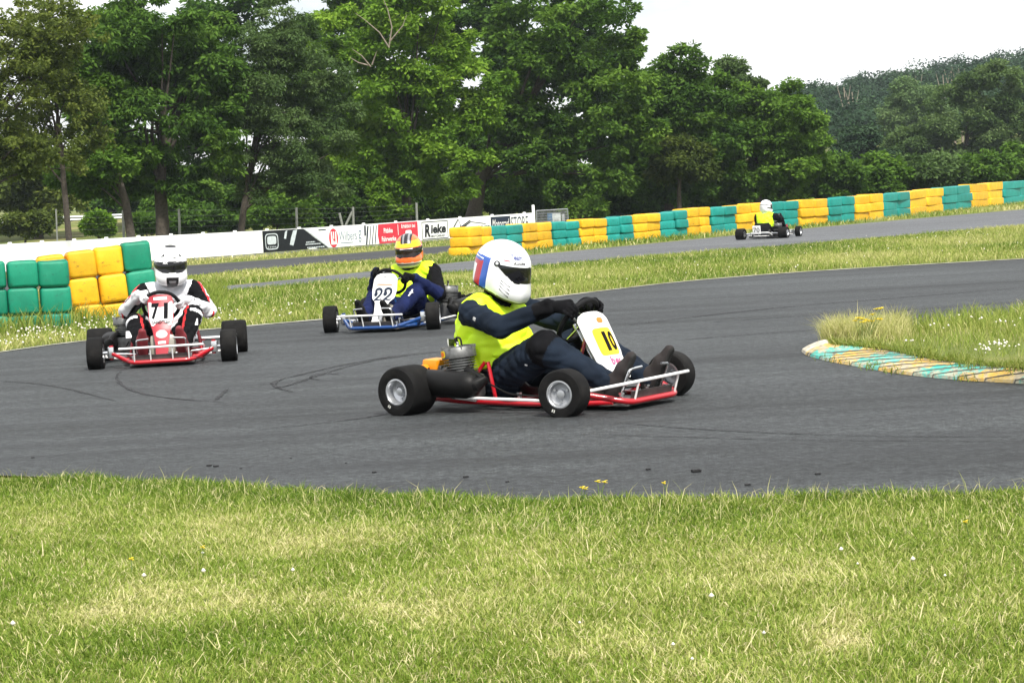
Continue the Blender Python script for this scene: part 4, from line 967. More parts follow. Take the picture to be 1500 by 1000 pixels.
# ------------------------------------------------------------------ thin air over the whole place
if HAZE>0:
    m,nt,out=new_mat('thin air'); pv=nd(nt,'ShaderNodeVolumePrincipled'); pv.inputs['Color'].default_value=(.80,.90,1,1); pv.inputs['Density'].default_value=HAZE; pv.inputs['Anisotropy'].default_value=.2
    nt.links.new(pv.outputs[0],out.inputs['Volume']); mb=MB(); mb.box((0,260,24),(900,1000,54)); hz=mb.build('haze',m,smooth=False); tag(hz,kind='stuff')
    hz['label']='thin pale bluish air between the track and the wooded hill'
# ------------------------------------------------------------------ smooth bodies from blended tapered limbs
def rotm(yaw=0,pitch=0,roll=0):
    return np.array((Matrix.Rotation(yaw,3,'Z')@Matrix.Rotation(-pitch,3,'Y')@Matrix.Rotation(roll,3,'X')))
class Sd:
    def __init__(s): s.p=[]; s.names=[]
    def cap(s,g,a,b,ra,rb,k=.02,flat=None):
        s.p.append(('c',g,np.array(a,float),np.array(b,float),ra,rb,k,flat)); return s
    def ell(s,g,c,r,R=None,k=.03):
        s.p.append(('e',g,np.array(c,float),np.array(r,float),np.eye(3) if R is None else np.array(R),None,k,None)); return s
    def one(s,q,P):
        if q[0]=='c':
            ab=q[3]-q[2]; L2_=max(1e-9,ab@ab); d=P-q[2]; t=np.clip(d@ab/L2_,0,1); e=d-t[:,None]*ab
            if q[7] is not None:   # flatten along an axis
                ax=np.array(q[7][0],float); ax/=np.linalg.norm(ax); e=e+ (e@ax)[:,None]*ax*(q[7][1]-1)
            return np.linalg.norm(e,axis=1)-(q[4]+(q[5]-q[4])*t), t
        d=(P-q[2])@q[4]; k0=np.linalg.norm(d/q[3],axis=1); k1=np.linalg.norm(d/(q[3]**2),axis=1)+1e-9
        return k0*(k0-1)/k1, np.full(len(P),.5)
    def f(s,P,infl=0.0,wr=None):
        D=None
        for q in s.p:
            d,_=s.one(q,P)
            if D is None: D=d
            else:
                k=q[6]; h=np.clip(.5+.5*(d-D)/k,0,1); D=d*(1-h)+D*h-k*h*(1-h)
        if wr: D=D+wr(P)
        return D-infl
    def which(s,P):
        best=np.full(len(P),9.);gi=np.zeros(len(P),int);tt=np.zeros(len(P)); pi=np.zeros(len(P),int)
        for i,q in enumerate(s.p):
            d,t=s.one(q,P); m=d<best; best[m]=d[m]; gi[m]=i; tt[m]=t[m]
        return gi,tt
    def bounds(s,m=.04):
        lo=np.full(3,9.);hi=np.full(3,-9.)
        for q in s.p:
            if q[0]=='c':
                for c,r in ((q[2],q[4]),(q[3],q[5])): lo=np.minimum(lo,c-r);hi=np.maximum(hi,c+r)
            else: r=q[3].max(); lo=np.minimum(lo,q[2]-r);hi=np.maximum(hi,q[2]+r)
        return lo-m,hi+m
def wrinkle(amp,seed,f=1.0):
    r=np.random.default_rng(seed); K=[(r.normal(0,1,3)*28*f,r.normal(0,1,3)*11*f,r.random()*6) for _ in range(4)]
    def w(P):
        o=0
        for a,b,c in K: o=o+1.1-2.2*np.abs(np.sin((P@a)*.62+1.6*np.sin(P@b+c)+c))**.8
        return amp*o/4
    return w
def snets(fn,lo,hi,h):
    n=np.maximum(3,np.ceil((hi-lo)/h).astype(int)+1); ax=[lo[i]+h*np.arange(n[i]) for i in range(3)]
    G=np.stack(np.meshgrid(*ax,indexing='ij'),-1).reshape(-1,3); Fv=np.empty(len(G))
    for i in range(0,len(G),200000): Fv[i:i+200000]=fn(G[i:i+200000])
    F=Fv.reshape(n); S=F<0
    c=np.zeros(n-1,int)
    for a in (0,1):
        for b in (0,1):
            for d in (0,1): c+=S[a:n[0]-1+a,b:n[1]-1+b,d:n[2]-1+d]
    act=(c>0)&(c<8); idx=-np.ones(n-1,int); I=np.array(np.nonzero(act)).T; idx[act]=np.arange(len(I))
    pos=np.zeros((len(I),3)); cnt=np.zeros(len(I)); cor=[(a,b,d) for a in (0,1) for b in (0,1) for d in (0,1)]
    for a in cor:
        for b in cor:
            if sum(abs(x-y) for x,y in zip(a,b))==1 and a<b:
                fa=F[I[:,0]+a[0],I[:,1]+a[1],I[:,2]+a[2]]; fb=F[I[:,0]+b[0],I[:,1]+b[1],I[:,2]+b[2]]
                m=(fa<0)!=(fb<0); t=np.where(m,fa/np.where(m,fa-fb,1),0)
                p=np.array(a)+t[:,None]*(np.array(b)-np.array(a)); pos+=p*m[:,None]; cnt+=m
    V=lo+h*(I+pos/cnt[:,None]); Q=[]
    for d in range(3):
        e=[0,0,0]; e[d]=1; s0=S[:n[0]-e[0],:n[1]-e[1],:n[2]-e[2]]; s1=S[e[0]:,e[1]:,e[2]:]
        J=np.array(np.nonzero(s0!=s1)).T; u,v=[(1,2),(2,0),(0,1)][d]
        J=J[(J[:,u]>0)&(J[:,v]>0)&(J[:,u]<n[u]-1)&(J[:,v]<n[v]-1)]
        if not len(J): continue
        def g(du,dv):
            K=J.copy(); K[:,u]+=du; K[:,v]+=dv; return idx[K[:,0],K[:,1],K[:,2]]
        q=np.stack([g(-1,-1),g(0,-1),g(0,0),g(-1,0)],-1); fl=~s0[J[:,0],J[:,1],J[:,2]]; q[fl]=q[fl][:,::-1]; Q.append(q)
    return V,np.concatenate(Q)
def relax(V,F,it=1,lam=.4):
    for _ in range(it):
        A=np.zeros_like(V);C=np.zeros(len(V))
        for k in range(4):
            np.add.at(A,F[:,k],V[F[:,(k+1)%4]]); np.add.at(C,F[:,k],1); np.add.at(A,F[:,k],V[F[:,(k-1)%4]]); np.add.at(C,F[:,k],1)
        V=V*(1-lam)+lam*A/C[:,None]
    return V
def sd_obj(name,sd,h,mats,parent,pick=None,infl=0,wr=None,clip=None,it=1,pad=.03):
    lo,hi=sd.bounds(pad+infl)
    fn=(lambda P: np.maximum(sd.f(P,infl,wr),clip(P))) if clip else (lambda P: sd.f(P,infl,wr))
    V,F=snets(fn,lo,hi,h); V=relax(V,F,it)
    mi=None
    if pick is not None:
        C=V[F].mean(1); gi,t=sd.which(C); mi=pick(gi,t,C,sd)
    return obj_np(name,V,F,mats,parent,smooth=True,mi=mi)

# ------------------------------------------------------------------ materials of riders
M_navy_s=pmat('dark navy overall',(.009,.0145,.025),.85,var=.35,scale=9,bump=.25,bscale=250,spec=.12); M_blk=pmat('black cloth',(.0045,.0045,.0055),.85,var=.3,scale=20,bump=.2,bscale=200,spec=.10)
M_vest=pmat('fluorescent yellow vest',(.66,1.0,.010),.6,var=.07,scale=7,bump=.15,bscale=300)
M_wsuit=pmat('white race suit',(.70,.70,.72),.75,var=.06,scale=8,bump=.15,bscale=200); M_gsuit=pmat('pale grey race suit',(.58,.59,.62),.75,var=.08,scale=8)
M_rsuit=pmat('red suit piping',(.55,.015,.02),.7); M_bsuit=pmat('blue overall',(.007,.012,.052),.8,var=.35,scale=9,spec=.12)
M_skin=pmat('skin',(.50,.29,.21),.55,var=.06); M_eye=pmat('dark eyes',(.02,.015,.012),.3); M_glove_w=pmat('white glove patch',(.55,.55,.55),.7)
M_shoe_g=pmat('grey suede shoe',(.030,.026,.026),.85,var=.2,scale=20,spec=.15); M_shoe_k=pmat('black shoe',(.006,.006,.006),.7,var=.3,spec=.15); M_shoe_r=pmat('dark red shoe',(.17,.012,.018),.7,var=.2); M_sole=pmat('worn rubber sole',(.028,.028,.027),.8,var=.4,scale=30,spec=.15)
M_hw=pmat('white helmet lacquer',(.80,.81,.82),.18,var=.02,coat=.6); M_hk=pmat('black helmet trim',(.010,.010,.011),.35); M_hb=pmat('blue helmet lacquer',(.03,.10,.42),.2,coat=.5,var=.1); M_hr=pmat('red helmet lacquer',(.42,.018,.025),.2,coat=.5,var=.1)
M_ho=pmat('fluorescent orange lacquer',(.95,.16,.03),.22,coat=.5,var=.05); M_hy=pmat('yellow helmet lacquer',(.88,.68,.01),.2,coat=.5,var=.05); M_hc=pmat('cream chin lacquer',(.62,.60,.45),.3,coat=.3); M_hg=pmat('grey helmet vent',(.22,.22,.23),.3)
M_vis=pmat('dark visor',(.006,.006,.008),.10,var=0,coat=.2,spec=.4); M_ink=pmat('blue lettering ink',(.03,.05,.22),.4); M_inkk=pmat('black lettering ink',(.006,.006,.008),.85,spec=.15); M_inkr=pmat('red lettering ink',(.55,.03,.06),.4)
def clear_visor():
    m,nt,out=new_mat('tinted clear visor'); L=nt.links.new
    t=nd(nt,'ShaderNodeBsdfTransparent'); t.inputs['Color'].default_value=(.34,.30,.30,1); g=nd(nt,'ShaderNodeBsdfGlossy'); g.inputs['Roughness'].default_value=.05; g.inputs['Color'].default_value=(1,1,1,1)
    f=nd(nt,'ShaderNodeFresnel',IOR=1.5); mx=nd(nt,'ShaderNodeMixShader'); L(f.outputs[0],mx.inputs[0]); L(t.outputs[0],mx.inputs[1]); L(g.outputs[0],mx.inputs[2]); L(mx.outputs[0],out.inputs['Surface']); return m
M_cvis=clear_visor()
# ------------------------------------------------------------------ helmet
def helmet_sdf(chin=.0):
    s=Sd(); s.ell('h',(-.006,0,.014),(.155,.133,.138)); s.cap('h',(-.05,-.045,-.085),(-.05,.045,-.085),.075,.075,.06)
    s.ell('h',(.035,0,-.065),(.118,.112,.105),k=.05); s.cap('h',(.088+chin,-.030,-.098-chin*.6),(.088+chin,.030,-.098-chin*.6),.060-chin*.3,.060-chin*.3,.05)
    s.cap('h',(.07,-.072,-.10),(.07,.072,-.10),.045,.045,.05)
    return s
class Helmet:
    def __init__(s,chin=0.0,cut=-.158,scale=1.0,sl=-.06):
        s.sd=helmet_sdf(chin); s.cut=cut; s.sc=scale; s.sl=sl
    def f(s,P): return np.maximum(s.sd.f(P),s.cut-P[:,2]+P[:,0]*s.sl)
    def r(s,az,el):
        az=np.asarray(az,float); el=np.asarray(el,float)
        d=np.stack([np.cos(az)*np.cos(el),np.sin(az)*np.cos(el),np.sin(el)],-1); lo=np.zeros(len(d)); hi=np.full(len(d),.35)
        for _ in range(26):
            m=(lo+hi)/2; q=s.f(d*m[:,None])<0; lo=np.where(q,m,lo); hi=np.where(q,hi,m)
        return d*((lo+hi)/2)[:,None]
    def build(s,parent,loc,R,cols,pick,visor,vmat,N=168,K=116,texts=(),lines=(),vname='visor'):
        az=np.linspace(-PI,PI,N+1)[:-1]; el=np.linspace(-PI/2+.02,PI/2-.004,K)
        A_,E_=np.meshgrid(az,el,indexing='ij'); P=s.r(A_.ravel(),E_.ravel()); R=np.array(R)
        I=np.arange(N*K).reshape(N,K); F=np.stack([I[:,:-1],np.roll(I,-1,0)[:,:-1],np.roll(I,-1,0)[:,1:],I[:,1:]],-1).reshape(-1,4)
        C=P[F].mean(1); ca=np.degrees(np.arctan2(C[:,1],C[:,0])); vm=visor(np.abs(ca),C)
        mi=pick(np.abs(ca),C,ca); low=C[:,2]<(s.cut+.010+C[:,0]*s.sl); mi=np.where(low,1,mi); vm&=~low
        T=lambda Q:(Q*s.sc)@R.T+np.array(loc)
        # lip around the visor opening keeps its edge readable
        h=obj_np('helmet',T(P),F[~vm],cols,parent,smooth=True,mi=mi[~vm])
        lip=obj_np('lining',T(P*.90),F,[M_hk],h,smooth=True) if vmat is not M_cvis else None
        u=np.unique(F[vm]); mp=-np.ones(len(P),int); mp[u]=np.arange(len(u)); obj_np(vname,T(P[u]*.988),mp[F[vm]],[vmat],h,smooth=True)
        def fn(off): return lambda a,e: tuple(T(s.r(np.array([a]),np.array([e]))*off)[0])
        for (txt,a,e,w,hh,m,sh,rot) in texts:
            mb=MB(); put_text(mb,txt,lambda u,v:fn(1.006)(u,v),a,e,w,hh,.03,sh,rot); 
            mb.build('lettering',m,h,smooth=False)
        for (m,polys) in lines:
            mb=MB()
            for p in polys: put_poly(mb,[(x,y) for x,y in p],fn(1.007),3)
            mb.build('decal',m,h,smooth=False)
        return h
# ------------------------------------------------------------------ gloves, shoes
def glove(parent,c,t,o,n,wrist,elbow,h,mats,sgn):
    """hand closed round the wheel rim: c rim point, t rim tangent, o outward, n towards the driver"""
    c,t,o,n,wrist,elbow=[np.array(v,float) for v in (c,t,o,n,wrist,elbow)]
    s=Sd(); kn=c+o*.020+n*.036
    for i in range(4):
        off=(i-1.5)*.0215; ln=[.9,1.0,.97,.8][i]; pts=[]
        for k in range(5):
            th=rad(62-ln*52*k); pts.append(c+t*off*(1-.06*k)+(o*math.cos(th)+n*math.sin(th))*(.0285+.002*(i%2)))
        for k in range(4): s.cap('finger',pts[k],pts[k+1],.0115-.0008*k,.0108-.0008*k,.004)
        s.cap('palm',kn+t*off,kn*.45+wrist*.55+t*off*.4,.017,.022,.012)
    s.cap('palm',kn,wrist,.024,.030,.02)
    s.cap('thumb',kn*.6+wrist*.4-o*.012,c-o*.026+n*.026-t*.024*sgn,.016,.013,.012); s.cap('thumb',c-o*.026+n*.026-t*.024*sgn,c-o*.036+n*.004-t*.030*sgn,.0125,.011,.006)
    w2=wrist+(elbow-wrist)*.22; s.cap('cuff',wrist,w2,.036,.043,.014)
    nm=[q[1] for q in s.p]
    def pick(gi,tt,C,sd): return np.array([1 if (nm[g]=='cuff' and x>.45 and x<.85) else 0 for g,x in zip(gi,tt)])
    return sd_obj('glove',s,h,mats,parent,pick,pad=.02)
def shoe(parent,an,heel,ball,toe,h,mats,side):
    an,heel,ball,toe=[np.array(v,float) for v in (an,heel,ball,toe)]
    s=Sd(); f=toe-heel; f/=np.linalg.norm(f); up=an-heel; up=up-f*(up@f); up/=np.linalg.norm(up)
    s.cap('u',heel+up*.03,ball+up*.022,.040,.040,.02); s.cap('u',ball+up*.022,toe+up*.008,.040,.030,.02); s.cap('u',an+(an-heel)*.25,heel+up*.05+f*.03,.046,.042,.03); s.cap('u',an,ball+up*.03,.04,.03,.03)
    return sd_obj('shoe',s,h,mats,parent,lambda gi,t,C,sd: np.where((C-heel)@up<-.004,1,0),pad=.03,clip=lambda P: -((P-heel)@up)-.014)
# ------------------------------------------------------------------ rider
def rider(root,J,h,mats,pick,vest=None,seed=1,girth=1.0,face=False,arm=1.0):
    """one continuous body from the joints in J; clothing colours by limb"""
    s=Sd(); g=girth; A=lambda k:np.array(J[k],float)
    pe,ch,ne=A('pelvis'),A('chest'),A('neck'); ax=ch-pe; tilt=math.atan2(ax[0],ax[2])
    R=np.array(Matrix.Rotation(tilt,3,'Y'))
    s.ell('torso',pe+np.array([0,0,.0]),(.150*g,.175*g,.13),R); s.ell('torso',pe*.5+ch*.5+np.array([.015,0,0]),(.162*g,.182*g,.175),R,.05); s.ell('torso',ch,(.128*g,.180*g,.165),R,.05)
    sh_r,sh_l=A('shR'),A('shL'); s.cap('torso',sh_r*.75+ne*.25,sh_l*.75+ne*.25,.072*g*arm,.072*g*arm,.06); s.cap('neck',ne-(ne-ch)*.25,ne+np.array([.015,0,.07]),.075,.06,.04)
    for q in 'RL':
        s.cap('up'+q,A('sh'+q),A('el'+q),.070*g*arm,.056*g*arm,.045); s.cap('fo'+q,A('el'+q),A('wr'+q),.055*g*arm,.038,.02)
        s.cap('th'+q,A('hip'+q),A('kn'+q),.096*g,.072*g,.03); s.cap('sh'+q,A('kn'+q),A('an'+q),.071*g,.048,.02)
    hd=A('head'); Rh=J['Rh']
    for (c,r) in (((0,0,.01),(.10,.078,.115)),((.03,0,-.06),(.075,.058,.06))): s.ell('head',hd+Rh@np.array(c),r,Rh,.03)
    s.cap('head',hd+Rh@np.array((.098,0,.0)),hd+Rh@np.array((.113,0,-.03)),.012,.016,.015)     # nose
    s.cap('head',hd+Rh@np.array((.094,-.03,.022)),hd+Rh@np.array((.094,.03,.022)),.014,.014,.015)   # brow
    s.cap('head',hd+Rh@np.array((.092,-.02,-.06)),hd+Rh@np.array((.092,.02,-.06)),.012,.012,.01)    # lips
    for e in (-1,1): s.ell('head',hd+Rh@np.array((0,e*.08,-.005)),(.02,.012,.03),Rh,.01)        # ears
    nm=[q[1] for q in s.p]; wr=wrinkle(.012,seed,1.25)
    wr2=lambda P: np.where(np.linalg.norm(P-hd,axis=1)<.16,0,wr(P))
    body=sd_obj('body',s,h,mats,root,lambda gi,t,C,sd: pick([nm[i] for i in gi],t,C,sd,gi),wr=wr2,it=1)
    if face:
        mb=MB()
        for e in (-1,1): mb.ball(tuple(hd+Rh@np.array((.094,e*.031,.006))),.010,6)
        mb.build('eye',M_eye,root)
    if vest:
        v=Sd(); v.p=[q for q in s.p if q[1]=='torso']; hem,hx,nk=vest['hem'],vest.get('hx',0),vest['neck']
        def clip(P):
            a=hem+hx*(P[:,0]-pe[0])-P[:,2]; b=.098-np.linalg.norm(P-(ne+np.array([.03,0,.055])),axis=1)
            c=np.abs(P[:,1]-pe[1]-(ch[1]-pe[1])*np.clip((P[:,2]-pe[2])/(ch[2]-pe[2]),0,1.6))-vest.get('w',.205)
            return np.maximum(np.maximum(a,b),c)
        sd_obj('vest',v,h,[M_vest],root,infl=.017,wr=wrinkle(.018,seed+50,1.25),clip=clip,it=2)
    return body
# ------------------------------------------------------------------ karts
M_tyre=pmat('kart tyre rubber',(.0065,.0063,.0063),.75,var=.3,scale=18,bump=.15,bscale=90,spec=.14,dirt=(.020,.019,.018),dscale=7,dth=(.5,.75)); M_rim=pmat('cast rim',(.52,.53,.55),.35,metal=.85,var=.08); M_rimd=pmat('rim dish',(.34,.35,.37),.5,metal=.5,var=.15)
M_fr=pmat('red frame paint',(.40,.006,.014),.3,var=.08,coat=.5); M_fb=pmat('blue frame paint',(.008,.05,.19),.3,var=.1,coat=.5); M_fk=pmat('dark frame paint',(.02,.02,.022),.4)
M_chr=pmat('polished steel',(.72,.73,.74),.22,metal=1.0,var=.05); M_wbar=pmat('white bar paint',(.74,.74,.73),.35,var=.05); M_alu=pmat('cast aluminium',(.17,.172,.17),.5,metal=.7,var=.25,scale=40)
M_exh=pmat('sooty exhaust',(.005,.0048,.0048),.5,spec=.2,var=.4,scale=10); M_seat=pmat('black seat shell',(.012,.012,.013),.3,coat=.3); M_orng=pmat('orange airbox',(.75,.26,.008),.4,var=.1); M_plate=pmat('white plate plastic',(.80,.80,.80),.4,var=.02,coat=.05); M_rplate=pmat('red plate plastic',(.30,.008,.02),.4,coat=.08)
M_yelp=pmat('yellow number field',(.86,.62,.01),.4,var=.04); M_pink=pmat('pink ink',(.75,.08,.22),.4); M_tank=pmat('translucent tank',(.30,.28,.24),.35); M_or=pmat('orange sticker',(.85,.18,.01),.4); M_whl=pmat('steering wheel grip',(.007,.007,.008),.7,spec=.2); M_tray=pmat('floor tray',(.10,.09,.085),.6,metal=.4,var=.4); M_cable=pmat('cable rubber',(.008,.008,.008),.6,spec=.2); M_tmark=pmat('tyre mark paint',(.6,.6,.55),.7)
WM=lambda c,sy: Matrix.Translation(c)@Matrix.Rotation(-PI/2*sy,4,'X')      # lathe axis Z -> sideways (outer side at +Z)
def wheel(root,x,y,R,W,steer,sy,name):
    """rim (disc, lip, hub, nuts) with the tyre as its sub-part; outer side at sy"""
    rr=.066; M=Matrix.Translation((x,y,R))@Matrix.Rotation(steer,4,'Z')@Matrix.Rotation(-PI/2*sy,4,'X')
    mb=MB(); h=W/2
    mb.lathe([(rr+.008,h*.94),(rr+.008,h*.99),(rr+.001,h*1.0),(rr-.004,h*.93),(rr-.008,h*.55),(rr*.5,h*.42),(.024,h*.46),(.022,h*.72),(.014,h*.74),(0,h*.74)],M,40)
    mb.lathe([(rr,-h*.95),(rr+.008,-h*.97),(rr+.008,-h*.9),(rr-.004,-h*.85),(rr-.006,h*.5)],M,32); mb.mat(1).lathe([(rr-.008,h*.53),(rr*.5,h*.405),(.024,h*.45)],M@Matrix.Translation((0,0,.0015)),32)
    mb.mat(0)
    for k in range(3):
        w=2*PI*k/3+.5; q=M@Vector((.042*math.cos(w),.042*math.sin(w),h*.44)); n_=(M.to_3x3()@Vector((0,0,1)))
        mb.tube([q,q+n_*.014],.0075,6)
    r_=mb.build(name,[M_rim,M_rimd],root)
    mb=MB(); b=W*.5
    prof=[(rr+.004,-b*.93),(rr+.016,-b*1.0),(rr+(R-rr)*.5,-b*1.03),(R*.925,-b*.985),(R*.975,-b*.87),(R*.994,-b*.7),(R,-b*.35),(R,b*.35),(R*.994,b*.7),(R*.975,b*.87),(R*.925,b*.985),(rr+(R-rr)*.5,b*1.03),(rr+.016,b*1.0),(rr+.004,b*.93)]
    mb.lathe(prof,M,56); mb.mat(1); a0=random.uniform(3.6,5.2)
    for a1 in (a0,a0+.12): # small painted size marks on the sidewall
        P=[(rr+.020,a1-.035),(rr+.036,a1-.03),(rr+.036,a1+.03),(rr+.020,a1+.035)]
        mb.add([M@Vector((q*math.cos(a),q*math.sin(a),b*1.032)) for q,a in P],[[0,1,2,3]])
    mb.build('tyre',[M_tyre,M_tmark],r_); return r_
class Panel:
    """upright number panel: spine (x,z,halfwidth) from top to bottom, edges swept back"""
    def __init__(s,sp,bulge=1.6,y0=0.0):
        s.sp=sp; s.b=bulge; s.y0=y0; L_=[0]
        for a,b in zip(sp[:-1],sp[1:]): L_.append(L_[-1]+math.hypot(b[0]-a[0],b[1]-a[1]))
        s.L=L_
    def sec(s,d):
        i=max(0,min(len(s.L)-2,sum(1 for q in s.L if q<=d)-1)); f=max(0,min(1,(d-s.L[i])/(s.L[i+1]-s.L[i]))); a,b=s.sp[i],s.sp[i+1]
        tx,tz=b[0]-a[0],b[1]-a[1]; l=math.hypot(tx,tz); return a[0]+tx*f,a[1]+tz*f,a[2]+(b[2]-a[2])*f,-tz/l,tx/l
    def pt(s,a,d,off=0):
        x,z,w,nx,nz=s.sec(d); q=s.b*a*a
        n=Vector((nx,2*s.b*a,nz)).normalized()
        return Vector((x-nx*q,s.y0+a,z-nz*q))+n*off
    def fn(s,off=.003): return lambda a,d: s.pt(a,-d,off)
    def build(s,mat,root,name='number_panel'):
        mb=MB()
        def g(u,v):
            d=u*s.L[-1]; w=s.sec(d)[2]; p=s.pt((v*2-1)*w,d); q=s.pt((v*2-1)*w,d,1.0); return p,(q-p)
        mb.grid(g,46,14,.005); return mb.build(name,mat,root)
def kart(P,phi,label,fm,es,steer,spec):
    """P ground point under the middle of the kart, phi heading; es side of engine (-1 right)"""
    k=empty('kart',P,phi,label,'kart','karts racing on the track')
    fx,rx=.50,-.54; fy,ry=.52,.555
    for sy in (-1,1):
        wheel(k,fx,sy*fy,.130,.125,steer,sy,'front_wheel'); wheel(k,rx,sy*ry,.140,.205,0,sy,'rear_wheel')
    # frame
    f=MB()
    for sy in (-1,1):
        f.bend([(-.64,sy*.29,.075),(-.40,sy*.29,.055),(.10,sy*.31,.048),(.36,sy*.30,.048),(.60,sy*.22,.05)],.015,10)
        f.bend([(.36,sy*.30,.05),(.47,sy*.41,.13)],.015,10); f.tube([(.47,sy*.40,.075),(.47,sy*.40,.185)],.017,10)
    f.bend([(.45,-.41,.125),(.72,-.23,.055),(.72,.23,.055),(.45,.41,.125)],.0165,12,rad_=.06)
    for x_,w_ in ((-.62,.30),(-.05,.30),(.30,.30)): f.tube([(x_,-w_,.055),(x_,w_,.055)],.014,10)
    for sy in (-1,1): f.tube([(-.20,sy*.255,.27),(-.13,sy*.29,.055)],.011,8); f.tube([(-.22,sy*.255,.27),(-.40,sy*.29,.06)],.011,8)
    f.tube([(.26,-.12,.055),(.31,-.02,.40)],.010,8); f.tube([(.26,.12,.055),(.31,.02,.40)],.010,8)
    f.build('frame',fm,k)
    t=MB(); t.box((.32,0,.036),(.78,.50,.004)); t.box((.705,0,.075),(.004,.40,.07),(0,.2,0)); t.build('floor_tray',M_tray,k)
    # axles and steering gear
    a=MB(); a.tube([(rx,-.47,.14),(rx,.47,.14)],.018,12); a.box((rx,-.26,.125),(.07,.02,.10),bev=.006); a.box((rx,.26,.125),(.07,.02,.10),bev=.006)
    M=Matrix.Translation((rx,-es*.17,.14))@Matrix.Rotation(PI/2,4,'X'); a.lathe([(.02,-.004),(.095,-.004),(.095,.004),(.02,.004)],M,28,True); a.build('rear_axle',M_chr,k)
    sp=MB(); M=Matrix.Translation((rx,es*.20,.14))@Matrix.Rotation(PI/2,4,'X'); sp.lathe([(.02,-.003),(.09,-.003),(.1,-.003),(.1,.003),(.02,.003)],M,36,True)
    sp.build('sprocket',M_alu,k); bc=MB(); bc.box((rx+.08,-es*.17,.17),(.07,.05,.06),bev=.008); bc.build('brake_caliper',M_alu,k)
    st=MB()
    for sy in (-1,1):
        st.box((.47,sy*.405,.13),(.05,.05,.09),(0,0,steer),bev=.008); st.tube([(.47,sy*.41,.13),(.50,sy*.47,.13)],.013,8)
        st.tube([(.42,sy*.03,.09),(.40,sy*.39,.115)],.007,8)
    st.tube([(.22,0,.455),(.43,0,.085)],.0105,10); st.box((.42,0,.085),(.05,.09,.012)); st.build('steering_column',M_chr,k)
    # steering wheel
    Cw=Vector(spec.get('wc',(.245,0,.475))); n=Vector((-.80,0,.60)).normalized(); u=Vector((0,1,0)); v=n.cross(u)*-1
    if v.z<0: v=-v
    Rw=.142; w=MB(); pts=[Cw+(u*math.cos(a_)+v*math.sin(a_))*Rw for a_ in [2*PI*i/44 for i in range(44)]]
    w.tube(pts,.0145,12,closed=True); w.build('steering_wheel',M_whl,k); wr=k.children[-1]
    s_=MB()
    for a_ in (rad(20),rad(160),rad(270)):
        d=u*math.cos(a_)+v*math.sin(a_); s_.tube([Cw-n*.03,Cw-n*.022+d*.05,Cw+d*(Rw-.008)],[.012,.010,.008],8)
    s_.tube([Cw-n*.045,Cw-n*.012],.026,14); s_.build('spoke',M_chr,wr)
    spec['wheel']=(Cw,u,v,n,Rw)
    # seat
    prof=[(.02,.115,.145),(-.06,.065,.16),(-.18,.042,.165),(-.30,.045,.165),(-.40,.085,.17),(-.47,.18,.175),(-.515,.29,.165),(-.54,.385,.14)]
    def sf(a,b):
        i=min(len(prof)-2,int(a*(len(prof)-1))); q=a*(len(prof)-1)-i; x=prof[i][0]*(1-q)+prof[i+1][0]*q; z=prof[i][1]*(1-q)+prof[i+1][1]*q; w_=prof[i][2]*(1-q)+prof[i+1][2]*q
        e=(b*2-1); rise=abs(e)**3.2*(.16*math.sin(PI*min(1,a*1.05))**.8+.02); out=1+.22*abs(e)**3
        return Vector((x+rise*.15,w_*e*out*1.05,z+rise*(1 if a<.7 else .45))),Vector((.2,0,1))
    s=MB(); s.grid(sf,30,20,.006); so_=s.build('seat',M_seat,k)
    e=MB()
    for b in (0,1): e.tube([sf(i/24,b)[0] for i in range(25)],.0045,6)
    e.build('seat_edge',M_alu,so_)
    # bumper and side bars
    b=MB(); bz=.170
    if spec.get('wide'): b.bend([(.55,-.45,.125),(.75,-.26,.162),(.765,.285,.172)],.009,10,rad_=.05)
    else: b.tube([(.76,-.325,bz),(.76,.325,bz)],.009,10)
    for y_ in ((-.19,.20) if spec.get('wide') else (-.21,-.085,.085,.21)): b.tube([(.722,y_,.06),(.758,y_,bz)],.006,8)
    b.build('front_bumper',M_wbar if spec.get('whitebar',1) else M_chr,k)
    for sy in (-1,1):
        q=MB(); q.bend([(-.26,sy*.30,.06),(-.29,sy*.47,.095),(.27,sy*.47,.085),(.24,sy*.30,.055)],.0085,8,rad_=.04); q.build('side_bar',M_wbar,k)
    rb=MB(); rb.bend([(-.60,-.29,.08),(-.71,-.24,.17),(-.71,.24,.17),(-.60,.29,.08)],.010,10,rad_=.06); rb.bend([(-.60,-.2,.08),(-.72,-.15,.085),(-.72,.15,.085),(-.60,.2,.08)],.009,8,rad_=.05)
    rb.build('rear_bumper',M_wbar if spec.get('whiterear') else M_chr,k)
    # pedals
    for sy in (-1,1):
        y_=sy*.15; p=MB(); p.bend([(.62,y_+sy*.03,.05),(.665,y_+sy*.04,.15),(.70,y_+sy*.04,.225),(.715,y_-sy*.055,.232)],.0075,8,rad_=.02); p.build('pedal',M_chr,k)
    # engine on side es
    ex,ey=-.31,es*.33; M0=Matrix.Translation((ex,ey,0))@Matrix.Rotation(rad(-6),4,'Y')
    en=MB(); en.box((ex,ey,.145),(.17,.16,.13),bev=.02); en.tube([(ex,ey-.10,.14),(ex,ey+.10,.14)],.062,20)
    pr=[]
    for i in range(6): z=.215+.0145*i; r1=.098-.002*i; pr+=[(.062,z),(r1,z+.001),(r1,z+.0055),(.062,z+.0065)]
    en.lathe(pr+[(.06,.305)],M0,36); eo=en.build('engine',M_alu,k,angle=30)
    hd=MB(); hd.lathe([(0,.30),(.096,.302),(.098,.308),(.096,.352),(.088,.362),(.03,.366),(0,.366)],M0,36)
    for i in range(9):
        a_=2*PI*i/9; hd.box(tuple(M0@Vector((.07*math.cos(a_),.07*math.sin(a_),.362))),(.06,.006,.018),(0,0,a_))
